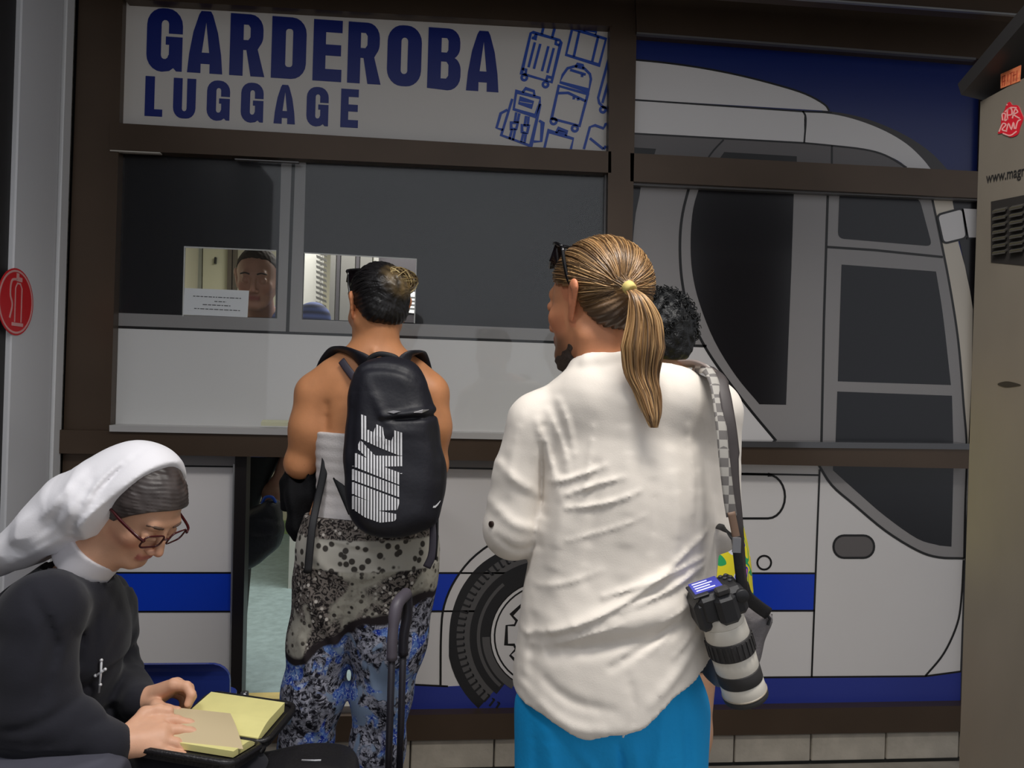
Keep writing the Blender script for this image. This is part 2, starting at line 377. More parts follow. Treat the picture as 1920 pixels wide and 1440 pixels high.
# outside of the room's front below/around, closing light leaks
# ================================================================ the sign
SG = empty('luggage_sign', tuple(F(690, 140, -.01)), 'long white luggage office sign with dark blue capitals above the counter windows', 'sign')
plate('sign_panel', [(232, -4), (1147, 47), (1147, 284), (228, 231)], M_sign, SG, -.012, .012)
def arcp(cx, cy, r, a0, a1, n=5, ry=None): return [(cx + r * math.cos(math.radians(a0 + (a1 - a0) * i / n)), cy + (ry or r) * math.sin(math.radians(a0 + (a1 - a0) * i / n))) for i in range(n + 1)]
W_, S_ = .62, .23
GL = {
 'O': [rrect(0, 0, .62, 1, .27, 6), rrect(.25, .2, .37, .8, .06)],
 'D': [[(0, 0), (0, 1), (.36, 1)] + arcp(.36, .74, .26, 90, 0, 5) + arcp(.36, .26, .26, 0, -90, 5), rrect(.25, .19, .38, .81, .05)],
 'G': [[(.62, .6)] + arcp(.35, .73, .27, 0, 90) + arcp(.27, .73, .27, 90, 180) + arcp(.27, .25, .27, 180, 270) + [(.4, .0), (.47, .05), (.52, 0), (.62, 0), (.62, .55), (.33, .55), (.33, .42), (.39, .42), (.39, .26)] + arcp(.315, .25, .065, 0, -180, 5) + arcp(.315, .75, .065, 180, 0, 5) + [(.38, .6)]],
 'A': [[(0, 0), (.03, .3), (.1, .66), (.2, .94), (.24, 1), (.42, 1), (.46, .94), (.56, .66), (.63, .3), (.66, 0), (.42, 0), (.42, .15), (.25, .15), (.25, 0)], [(.335, .82), (.265, .33), (.405, .33)]],
 'R': [[(0, 0), (0, 1), (.38, 1)] + arcp(.38, .76, .24, 90, 0) + arcp(.38, .66, .24, 0, -40) + [(.52, .44), (.66, 0), (.4, 0), (.31, .42), (.25, .42), (.25, 0)], [(.25, .58), (.25, .83), (.34, .83), (.38, .78), (.38, .63), (.34, .58)]],
 'E': [[(0, 0), (0, 1), (.6, 1), (.6, .8), (.26, .8), (.26, .6), (.58, .6), (.58, .42), (.26, .42), (.26, .2), (.6, .2), (.6, 0)]],
 'B': [[(0, 0), (0, 1), (.38, 1)] + arcp(.38, .78, .22, 90, 0) + arcp(.38, .7, .22, 0, -50) + [(.5, .52)] + arcp(.38, .32, .24, 45, 0) + arcp(.38, .22, .24, 0, -90), [(.25, .6), (.25, .84), (.35, .84), (.38, .8), (.38, .64), (.35, .6)], [(.25, .17), (.25, .45), (.35, .45), (.39, .4), (.39, .22), (.35, .17)]],
 'L': [[(0, 0), (0, 1), (.32, 1), (.32, .18), (.6, .18), (.6, 0)]],
 'U': [[(0, 1), (.26, 1), (.26, .24)] + arcp(.33, .24, .07, 180, 360, 4) + [(.4, 1), (.66, 1)] + arcp(.39, .26, .27, 0, -90) + arcp(.27, .26, .27, -90, -180)],
}
def signword(text, spans, top, base):
    for ch, (x0, x1) in zip(text, spans):
        wmax = max(p[0] for lp in GL[ch] for p in lp)
        def to3(a, b, x0=x0, x1=x1):
            px = x0 + (x1 - x0) * a / wmax
            yt = top[0][1] + (top[1][1] - top[0][1]) * (px - top[0][0]) / (top[1][0] - top[0][0]); yb = base[0][1] + (base[1][1] - base[0][1]) * (px - base[0][0]) / (base[1][0] - base[0][0])
            px += (1 - b) * (-(yb - yt) * .03)
            return F(px, yb + (yt - yb) * b, -.0135)
        mb = MB(); prism(mb, [GL[ch][0]] + [h for h in GL[ch][1:]], to3, (0, .0015, 0)); mb.build('letter', M_signblue, SG)
signword('GARDEROBA', [(277, 344), (354, 420), (433, 499), (511, 576), (589, 643), (654, 717), (728, 792), (804, 866), (877, 938)], ((275, 13), (935, 60)), ((275, 130), (935, 173)))
signword('LUGGAGE', [(273, 306), (326, 368), (389, 432), (453, 495), (515, 555), (576, 617), (640, 673)], ((271, 142), (672, 168)), ((271, 217), (672, 240)))
q = lambda *pts: [(900 + x / 5.143, 20 + y / 5.143) for x, y in pts]
def icon(name, strokes, wd=4.8):
    mb = MB()
    for pts, cl in strokes: add_ribbon(mb, pts, wd, lambda a, b: F(a, b, -.0135), (0, .001, 0), cl)
    mb.build(name, M_signicon, SG)
cq = lambda x, y, r: (circ(900 + x / 5.143, 20 + y / 5.143, r / 5.143, n=12), True)
icon('suitcase_icon', [(q((490, 215), (510, 208), (770, 285), (782, 305), (690, 690), (400, 605)), True), (q((595, 228), (618, 142), (725, 152), (695, 262)), False), cq(427, 645, 26), cq(632, 712, 26)] + [(q((a, 305 + i), (a - 62, 545 + i)), False) for i, a in ((0, 530), (15, 582), (38, 660), (55, 712))] + [(q((500, 260), (530, 270), (545, 222)), False), (q((735, 280), (730, 320), (765, 335)), False), (q((405, 560), (445, 570), (440, 610)), False), (q((640, 670), (650, 635), (690, 645)), False)])
icon('suitcase_icon', [(q((890, 172), (1215, 272), (1150, 525), (830, 425)), True), (q((958, 200), (905, 442)), False), (q((1140, 248), (1082, 492)), False), (q((1005, 200), (1020, 172), (1125, 200), (1110, 235)), False)])
icon('bag_icon', [(q((772, 690), (798, 620), (845, 555), (920, 535), (1010, 560), (1060, 610), (1070, 660), (1050, 772)), True), (q((870, 570), (1020, 616)), False), (q((920, 545), (940, 515), (990, 525), (1000, 560)), False), (q((985, 615), (985, 640)), False)])
icon('suitcase_icon', [(q((760, 725), (1040, 805), (960, 1110), (690, 1040)), True), (q((755, 795), (850, 792), (1020, 872)), False), cq(710, 1066, 28), cq(915, 1136, 28), (q((905, 830), (905, 855)), False), (q((945, 840), (948, 865)), False)])
icon('backpack_icon', [(q((350, 780), (580, 842), (575, 900), (530, 1015), (325, 950)), True), (q((385, 848), (515, 882), (500, 925), (375, 890)), True), (q((312, 850), (205, 1200), (490, 1305), (582, 900)), False), (q((265, 955), (200, 990), (160, 1130), (222, 1150)), False), (q((570, 1060), (605, 1080), (590, 1260), (518, 1262)), False), (q((350, 980), (335, 1080)), False), (q((380, 990), (360, 1085)), False), (q((445, 1015), (430, 1110)), False), (q((470, 1020), (460, 1110)), False), (q((300, 1080), (365, 1080), (350, 1140), (300, 1140)), True), (q((405, 1105), (470, 1110), (455, 1180), (405, 1170)), True), (q((310, 1140), (285, 1240)), False), (q((340, 1140), (318, 1250)), False), (q((420, 1175), (398, 1270)), False), (q((445, 1180), (428, 1278)), False), (q((410, 790), (440, 750), (520, 775), (525, 825)), False)])
icon('suitcase_icon', [(q((1250, 430), (1140, 840), (1150, 890), (1190, 930), (1245, 945)), False), (q((1250, 645), (1180, 890)), False), cq(1185, 955, 26)])
icon('suitcase_icon', [(q((622, 1322), (660, 1160), (900, 1235), (876, 1338)), False), (q((735, 1180), (755, 1137), (842, 1165), (826, 1208)), False), (q((750, 1160), (830, 1185)), False)])
icon('bag_icon', [(q((1002, 1335), (1060, 1122), (1110, 1105), (1190, 1135), (1210, 1095), (1238, 1085)), False), (q((1060, 1230), (1190, 1335)), False), (q((1190, 1335), (1215, 1305)), False)])

# ================================================================ the bus picture on the front
BUS = empty('bus_mural', tuple(F(1300, 900, 0)), 'large white and blue coach picture printed across the panels below and right of the sign', 'mural')
L1, L2, L3 = -.001, -.0016, -.0024
# upper right
plate('sky_film', [(1185, 40), (1850, 80), (1845, 480), (1180, 480)], M_navy, BUS, 0)
plate('roof_pod', crom([(1190, 112), (1250, 118), (1320, 128), (1390, 142), (1460, 160), (1510, 176), (1545, 195), (1555, 208)], 4) + [(1188, 186)], M_white, BUS, L1)
plate('roof_band', [(1188, 189), (1505, 209), (1510, 222), (1508, 268), (1184, 250)], M_white, BUS, L1)
fb = crom([(1508, 210), (1560, 214), (1610, 226), (1660, 246), (1700, 270), (1730, 298), (1752, 326)], 4)
plate('windscreen_edge', crom([(1540, 207), (1590, 214), (1640, 228), (1700, 255), (1750, 290), (1795, 340)], 4) + [(1745, 345), (1700, 300), (1600, 240)], mat('brown_grey_vinyl', (58, 54, 54), .3), BUS, L1 * .5)
plate('nose_band', fb + crom([(1712, 326), (1690, 305), (1660, 290), (1620, 279), (1560, 272), (1508, 268)], 4), M_white, BUS, L1)
plate('side_band', [(1184, 250)] + crom([(1508, 268), (1560, 273), (1620, 280), (1660, 291), (1712, 326)], 4) + [(1712, 345), (1183, 345)], M_grey2, BUS, L1 * .7)
plate('vent_strip', [(1184, 276), (1230, 279), (1227, 290), (1183, 288)], M_black, BUS, L1)
plate('vent_strip', [(1358, 285), (1494, 293), (1494, 306), (1348, 299)], M_black, BUS, L1)
line('outline', [[(1188, 187), (1506, 209), (1560, 211)], [(1184, 250), (1508, 268)], crom([(1508, 268), (1560, 273), (1620, 280), (1660, 291), (1700, 314)], 4), crom([(1505, 208), (1511, 222), (1508, 268)], 4), crom([(1357, 262), (1338, 282), (1325, 300)], 3), [(1560, 273), (1560, 312)]], 3.2, M_black, BUS, L2)
line('outline', [crom([(1190, 112), (1250, 118), (1320, 128), (1390, 142), (1460, 160), (1510, 176), (1545, 195), (1555, 208)], 4)], 3.5, M_black, BUS, L2)
# middle right
DOOR = [(1553, 340), (1545, 600), (1540, 845)]
edge = crom([(1741, 340), (1760, 430), (1780, 530), (1797, 640), (1807, 760), (1813, 845), (1810, 950), (1808, 1047)], 4)
mid_grey = [(1195, 335)] + [(1741, 340)] + edge[1:21] + [(1540, 845), (1455, 826)] + crom([(1455, 824), (1400, 760), (1340, 682), (1318, 648)], 3) + [(1182, 640), (1182, 460), (1190, 400)]
plate('side_panel', mid_grey, M_grey, BUS, L1)
plate('side_window', crom([(1182, 335), (1203, 340), (1192, 400), (1186, 460)], 2) + [(1180, 460)], M_glassfilm, BUS, L1 * 1.2)
plate('body_panel', [(1176, 645), (1322, 649)] + crom([(1330, 668), (1400, 762), (1460, 830)], 4) + [(1460, 850), (1170, 850)], M_white, BUS, L1)
curve1 = crom([(1295, 340), (1280, 400), (1275, 455), (1278, 520), (1290, 580), (1312, 632), (1342, 682), (1400, 760), (1458, 830)], 5)
line('outline', [curve1, [(1176, 644), (1325, 649)]], 5, M_black, BUS, L2)
plate('side_window', crom([(1315, 340), (1300, 390), (1295, 450), (1298, 510), (1312, 570), (1340, 640), (1380, 705), (1424, 758)], 4) + [(1474, 759), (1478, 650), (1484, 500), (1489, 345)], M_glassfilm, BUS, L2)
line('outline', [DOOR, [(1551, 463), (1640, 469), (1768, 482)]], 4.5, M_black, BUS, L2)
def rpoly(pts, r=10):
    out = []; n = len(pts)
    for i in range(n):
        p = np.array(pts[i], float); a = np.array(pts[i - 1], float) - p; b = np.array(pts[(i + 1) % n], float) - p
        a = p + a / np.linalg.norm(a) * r; b = p + b / np.linalg.norm(b) * r
        for t in (0, .25, .5, .75, 1): out.append(tuple((1 - t) ** 2 * a + 2 * t * (1 - t) * p + t * t * b))
    return out
M_bg = mat('black_blue_vinyl', (14, 15, 24), .24, 0, .1, 2)
plate('cab_window', rpoly([(1574, 360), (1724, 372), (1748, 462), (1571, 447)], 12), M_bg, BUS, L2)
plate('cab_window', crom([(1755, 509), (1768, 590), (1783, 722)], 4) + [(1571, 715), (1578, 496)], M_bg, BUS, L2)
plate('cab_window', [(1570, 734), (1785, 742), (1788, 850), (1566, 850)], M_bg, BUS, L2)
line('outline', [edge], 4, M_black, BUS, L2)
plate('pillar_film', [(1745, 340), (1780, 344), (1790, 400), (1797, 455), (1815, 520), (1824, 580), (1822, 700), (1815, 845)] + edge[:21][::-1], mat('cream_vinyl', (216, 206, 190), .3), BUS, L1)
plate('cab_gap', [(1780, 345), (1850, 350), (1850, 845), (1815, 845), (1824, 700), (1826, 580), (1800, 455)], M_glassfilm, BUS, L1)
plate('mirror_film', rpoly([(1757, 403), (1805, 390), (1813, 446), (1769, 457)], 9), M_white, BUS, L3)
plate('mirror_film', [(1806, 391), (1850, 393), (1850, 447), (1815, 445)], M_white, BUS, L3)
line('outline', [rpoly([(1757, 403), (1805, 390), (1813, 446), (1769, 457)], 9)], 4, M_black, BUS, L3 - .0004, True)
line('outline', [[(1805, 391), (1815, 446)]], 3.5, M_black, BUS, L3 - .0004); line('outline', [[(1813, 447), (1850, 447)]], 3.5, M_black, BUS, L3 - .0004)
# below the rail
stripe = lambda x0, x1: [(x0, 1074 + (x0 - 250) * .0008), (x1, 1074 + (x1 - 250) * .0008), (x1, 1147 - (x1 - 250) * .0015), (x0, 1147 - (x0 - 250) * .0015)]
line_y = lambda x: 873 + (x - 270) * .0142
plate('body_panel', [(100, 845), (441, 848), (431, 1283), (100, 1290)], M_white, BUS, 0)
plate('skirt_film', [(100, 1288), (431, 1281), (430, 1356), (100, 1370)], M_skirt, BUS, L1)
plate('stripe_film', stripe(100, 437), M_blue, BUS, L1)
plate('band_film', [(100, 845), (441, 850), (441, 873), (100, 870)], M_grey, BUS, L1)
line('outline', [[(100, 871), (441, 875)], stripe(100, 437)[:2], stripe(100, 437)[3:1:-1]], 3.2, M_black, BUS, L2)
plate('body_panel', [(760, 855), (1540, 868), (1523, 1272), (752, 1290)], M_white, BUS, 0)
plate('body_panel', [(1540, 865), (1816, 870), (1806, 1100), (1800, 1262), (1735, 1268), (1523, 1270)], M_white, BUS, 0)
plate('band_film', [(762, 853), (1180, 860), (1390, 866), (1390, 888), (762, 876)], M_grey, BUS, L1)
plate('skirt_film', [(745, 1284), (840, 1287), (1100, 1276), (1330, 1270), (1735, 1268), (1802, 1259), (1800, 1340), (745, 1350)], M_skirt, BUS, L1)
plate('stripe_film', stripe(755, 1528), M_blue, BUS, L1)
line('outline', [stripe(755, 1528)[:2], stripe(755, 1528)[3:1:-1], [(762, 876), (1390, 888), (1535, 891)], [(1537, 880), (1530, 1060), (1522, 1270)], [(1320, 1271), (1735, 1268), (1802, 1259)], [(760, 1283), (840, 1287)]], 3.4, M_black, BUS, L2)
line('outline', [[(1390, 889), (1440, 890)] + [(1440 + 32 * math.cos(math.radians(a)), 931 + 41 * math.sin(math.radians(a))) for a in range(-90, 91, 15)] + [(1390, 972)]], 4, M_black, BUS, L2)
line('filler_cap', [circ(1433, 1055, 13, n=20)], 3.5, M_black, BUS, L2, True)
line('latch', [[(1430, 1153), (1447, 1153), (1447, 1166), (1430, 1166)], [(1435, 1157), (1442, 1157), (1442, 1162), (1435, 1162)]], 3, M_black, BUS, L2, True)
line('latch', [[(1434, 1166), (1432, 1176)]], 4, M_black, BUS, L2)
# cab corner
ring = crom([(1534, 870), (1560, 910), (1600, 945), (1660, 995), (1720, 1032), (1760, 1045), (1808, 1047)], 4)
plate('cab_frame', ring + [(1812, 870)], M_grey, BUS, L1)
line('outline', [ring], 4.5, M_black, BUS, L2)
plate('cab_window', [(1562, 870), (1788, 870), (1784, 1025)] + crom([(1762, 1023), (1720, 1010), (1660, 968), (1610, 925), (1562, 882)], 4), M_bg, BUS, L2)
pill = rrect(1563, 1004, 1639, 1046, 20, 6)
plate('door_handle', pill, M_grey2, BUS, L1); line('outline', [pill], 4, M_black, BUS, L2, True)
line('outline', [crom([(1807, 1050), (1803, 1120), (1795, 1170), (1770, 1225), (1735, 1268)], 5)], 3.5, M_black, BUS, L2)
# wheel
WC = F(1020, 1190); sx = F(1120, 1190)[0] - WC[0]; U = sx / 100.0
def wdisc(name, r0, r1, m, Y, a0=0, a1=360, n=48):
    mb = MB(); P3 = lambda a, b: (WC[0] + a * U, Y, WC[2] - b * U)
    zlim = None
    if abs(a1 - a0) >= 360:
        lp = [circ(0, 0, r1, n=n)] + ([circ(0, 0, r0, n=n)[::-1]] if r0 else [])
    else: lp = [circ(0, 0, r1, n=n, a0=a0, a1=a1) + circ(0, 0, r0, n=n, a0=a0, a1=a1)[::-1]]
    prism(mb, lp, P3, (0, .0006, 0)); return mb.build(name, m, BUS)
M_tyre = mat('tyre_grey_vinyl', (92, 90, 90), .3); M_tyred = mat('tyre_dark_vinyl', (38, 38, 40), .3)
AR = [(842, 1287), (842, 1190), (850, 1140), (870, 1095), (905, 1055), (960, 1025), (1020, 1012), (1090, 1030), (1150, 1080), (1180, 1140), (1190, 1200), (1190, 1290)]
AO = [(826, 1287), (827, 1190), (833, 1135), (855, 1085), (893, 1040), (950, 1005), (1020, 992), (1100, 1012), (1165, 1065), (1198, 1135), (1206, 1200), (1206, 1290)]
plate('wheel_arch', crom(AO, 4) + crom(AR, 4)[::-1], M_white, BUS, L2)
line('outline', [crom(AO, 4)], 4, M_black, BUS, L2 - .0004)
wdisc('tyre', 0, 178, M_tyred, L1 * 1.3, 131, 409)
wdisc('tyre', 100, 161, M_tyre, L2, 131, 409)
wdisc('tyre', 98, 137, M_tyred, L3, 128, 412)
wdisc('tyre', 118, 124, M_tyre, L3 - .0004, 130, 230)
wdisc('tyre', 100, 114, M_tyre, L3 - .0004, 120, 178)
wdisc('wheel_rim', 0, 98, M_white, L3 - .0004)
wdisc('wheel_rim', 90, 93, M_black, L3 - .001); wdisc('wheel_rim', 98, 100, M_black, L3 - .001)
mb = MB()
for i in range(34):
    a = math.radians(122 + i * 4.6)
    p0 = (WC[0] + 147 * U * math.cos(a), WC[2] - 147 * U * math.sin(a)); p1 = (WC[0] + 162 * U * math.cos(a), WC[2] - 162 * U * math.sin(a))
    if p1[1] < F(900, 1340)[2]: continue
    add_ribbon(mb, [p0, p1], .0075, lambda a_, b_: (a_, L3, b_), (0, .0005, 0))
    a2 = a + math.radians(2.0); p2 = (WC[0] + 148 * U * math.cos(a2), WC[2] - 148 * U * math.sin(a2)); add_ribbon(mb, [p0, p2], .005, lambda a_, b_: (a_, L3, b_), (0, .0005, 0))
mb.build('tread', M_tyred, BUS)
mb = MB(); hub = []
for k in range(8):
    for da, r in ((-14, 72), (14, 72), (18, 58), (27, 58)): a = math.radians(k * 45 + da); hub.append((WC[0] + r * U * math.cos(a), WC[2] - r * U * math.sin(a)))
add_ribbon(mb, hub, .008, lambda a_, b_: (a_, L3 - .001, b_), (0, .0005, 0), True); mb.build('wheel_hub', M_black, BUS)
# upper left: coach windows with clear cut-outs
def film(name, q_, m, Y, holes=()):
    mb = MB(); prism(mb, [q_] + [h[::-1] for h in holes], lambda a, b: F(a, b, Y), (0, .0008, 0)); return mb.build(name, m, BUS)
film('side_window', [(210, 270), (528, 285), (519.5, 597), (205, 586)], M_glassfilm, L1, [CUT1])
film('side_window', [(574, 288), (1142, 315), (1138, 621), (566, 599)], M_glassfilm, L1, [[(570.5, 473), (781, 485), (777, 605), (567, 598)]])
film('window_post', [(528, 285), (574, 288), (566, 599), (519.5, 597)], M_grey, L1)
film('window_band', [(205, 586), (519.5, 597), (566, 599), (1138, 621), (1137, 646), (205, 614)], M_grey, L1)
film('body_panel', [(205, 614), (1137, 646), (1135, 830), (198, 815)], M_white, L1)
line('outline', [[(205, 612.5), (1137, 645)]], 5, M_black, BUS, L2)
line('outline', [[(551, 287), (539, 624)]], 6.5, M_black, BUS, L2)
line('cut_edge', [[(343, 593), (346, 463), (518, 470)], [(570, 474), (781, 486), (777, 606)]], 2.2, mat('pale_edge', (206, 204, 200), .4), BUS, L2)
# glass in front of the counter windows
w1 = empty('window_1', tuple(F(680, 550, -.012)), kind='structure')
plate('glass_pane', [(216, 284), (1134, 327), (1132, 812), (207, 797)], M_glass, w1, -.016, .004)

# notice taped inside the glass
NT = empty('notice', tuple(F(404, 568, -.003)), 'white printed paper notice stuck in the clear window cut-out', 'notice')
plate('sheet', [(346, 540), (467, 545), (464, 595), (343, 590)], mat('paper', (228, 228, 230), .7), NT, -.0034, .0004)
M_ink = mat('ink', (90, 90, 92), .7)
mb = MB()
rnd = random.Random(3)
for y, xa_, xb_ in ((555, 362, 452), (563, 402, 424), (570, 380, 432), (578, 364, 450)):
    x = xa_
    while x < xb_:
        l = rnd.uniform(3, 9); add_ribbon(mb, [(x, y + (x - 360) * .05), (min(x + l, xb_), y + (min(x + l, xb_) - 360) * .05)], 1.6, lambda a, b: F(a, b, -.0037), (0, .0003, 0)); x += l + 1.6
mb.build('text_rows', M_ink, NT)
# ================================================================ right: closing post and the steel machine
member([(1852, -60), (1980, -60), (1980, 1420), (1820, 1420)], -.035, .06)
KD = np.array([.388, -.922]); KX = RT * KD[0] + FW * KD[1]; KX /= np.linalg.norm(KX)      # along the visible face, towards us
KN = np.cross(KX, UP); KN /= np.linalg.norm(KN)
if np.dot(KN, RT) > 0: KN = -KN                                                             # outward normal of the visible face
KE = W(1822, 700, 1.9)
KB = empty('steel_machine', (KE[0], KE[1], 0), 'tall brushed steel vending machine with louvres and red sticker at the right edge', 'vending machine')
M_steel = mat('brushed_steel', (150, 141, 128), .36, .45, .16, 3, .05, 30, stretch=(1, 1, .35))
def kp(a, b, out=0.0): # a metres along the face from the far edge, b height
    return np.array([KE[0], KE[1], 0]) + KX * a + UP * b + KN * out
def kray(px, py, out=0.0):
    r = ray(px, py); o = kp(0, 0, out); t = np.dot(o - CAM, KN) / np.dot(r, KN); p = CAM + r * t - o; return np.dot(p, KX), p[2]
mb = MB(); prism(mb, [[(0, .02), (.62, .02), (.62, 2.26), (0, 2.14)]], lambda a, b: kp(a, b), -KN * .5); mb.build('body', M_steel, KB)
ra, rb = kray(1802, 178, .06); rc, rd = kray(1925, 36, .06)
sl = (rd - rb) / (rc - ra)
mb = MB(); prism(mb, [[(ra, rb), (ra + .75, rb + .75 * sl), (ra + .75, rb + .75 * sl + .05), (ra - .01, rb + .03)]], lambda a, b: kp(a, b, .06), -KN * .65); mb.build('roof', mat('dark_roof_sheet', (62, 60, 60), .4, .5), KB)
def kq(name, pts, m, out=.001, t=.002, par=KB):
    mb = MB(); prism(mb, [pts], lambda a, b: kp(*kray(a, b, out), out), -KN * t); return mb.build(name, m, par)
kq('label_plate', [(1876, 139), (1914, 122), (1912, 152), (1876, 166)], mat('orange_label', (226, 128, 84), .5, 0, .3, 90), .002)
M_scr = mat('label_scratch', (176, 70, 44), .6)
mb = MB()
for k, (x, l) in enumerate(((1880, 18), (1884, 20), (1890, 14), (1896, 22), (1901, 18), (1907, 20))): add_ribbon(mb, [(x, 143 - k * 2.2), (x - 1, 143 - k * 2.2 + l)], 1.6, lambda a, b: kp(*kray(a, b, .0025), .0025), -KN * .0005)
for x, y in ((1879, 144), (1879, 154), (1893, 138), (1899, 142)): add_ribbon(mb, [(x, y), (x + 6, y - 3)], 1.5, lambda a, b: kp(*kray(a, b, .0025), .0025), -KN * .0005)
mb.build('label_marks', M_scr, KB)
kq('sticker', crom([(1887, 196), (1893, 191), (1898, 197), (1908, 198), (1914, 210), (1918, 222), (1912, 240), (1908, 252), (1894, 257), (1880, 250), (1871, 250), (1876, 236), (1878, 218), (1884, 205)], 4, True), mat('sticker_red', (214, 30, 48), .4), .002)
M_sk = mat('sticker_pink_lines', (240, 168, 164), .5)
mb = MB()
ks = [crom([(1880, 226), (1879, 214), (1885, 214), (1884, 226), (1890, 222)], 5), crom([(1889, 224), (1889, 206), (1896, 204), (1897, 214), (1890, 216)], 5), crom([(1898, 222), (1903, 205), (1908, 210), (1901, 215), (1912, 222)], 5), crom([(1873, 247), (1880, 232), (1886, 234), (1879, 243), (1888, 246)], 5), crom([(1887, 244), (1891, 232), (1896, 242), (1900, 230), (1902, 242)], 5), crom([(1904, 242), (1908, 228), (1914, 224)], 4), crom([(1880, 250), (1894, 254), (1906, 246)], 4), crom([(1884, 210), (1894, 202), (1906, 202)], 4), [(1887, 197), (1889, 196)]]
for s_ in ks: add_ribbon(mb, s_, 2.4, lambda a, b: kp(*kray(a, b, .0026), .0026), -KN * .0005)
mb.build('sticker_lettering', M_sk, KB)
# stencilled address
cu = bpy.data.curves.new('address', 'FONT'); cu.body = 'www.magn'; cu.size = 1.0; cu.extrude = .0; cu.offset = .012
tmpo = bpy.data.objects.new('address_tmp', cu); COL.objects.link(tmpo); dg = bpy.context.evaluated_depsgraph_get(); dg.update()
tme = bpy.data.meshes.new_from_object(tmpo.evaluated_get(dg)); bpy.data.objects.remove(tmpo)
xs_ = [v.co.x for v in tme.vertices]; xm = max(xs_)
(a1_, b1_), (a2_, b2_) = kray(1849, 343, .0015), kray(1922, 329, .0015)
hh = (b2_ - b1_); fs_ = .021
tv_ = [kp(a1_ + (a2_ - a1_) * v.co.x / xm, b1_ + hh * v.co.x / xm + v.co.y * .036, .0015) for v in tme.vertices]
mesh_obj('address_lettering', tv_, [tuple(p.vertices) for p in tme.polygons], mat('stencil_black', (24, 22, 22), .6), KB)
# louvres
kq('louvre_panel', [(1858, 378), (1990, 352), (1990, 505), (1858, 492)], mat('louvre_backing', (58, 55, 53), .5, .5), .0012, .001)
lv = None
for cidx, x0 in enumerate((1866, 1898)):
    for i in range(7):
        y = 395 + i * 13 - cidx * 6 + cidx * i * .4
        a0_, b0_ = kray(x0, y); a1x, b1x = kray(x0 + 24, y - 4)
        mb = MB()
        c_ = kp((a0_ + a1x) / 2, (b0_ + b1x) / 2, .004); hw = (a1x - a0_) / 2
        mb.obox(c_, KX * hw, KN * .006 - UP * .004, UP * .0016 + KN * .001); mb.obox(c_ - UP * .0065 + KN * .006, KX * hw, KN * .0012, UP * .0018)
        o = mb.build('louvre', mat('louvre_steel', (132, 128, 122), .32, .8), KB)
dl_ = kq('dark_mark', crom([(1870, 720), (1885, 715), (1900, 717), (1914, 722), (1900, 725), (1884, 726)], 3, True), mat('dark_mark_brown', (66, 60, 52), .5, .4), .0012, .001)  # flat dark patch on the steel face
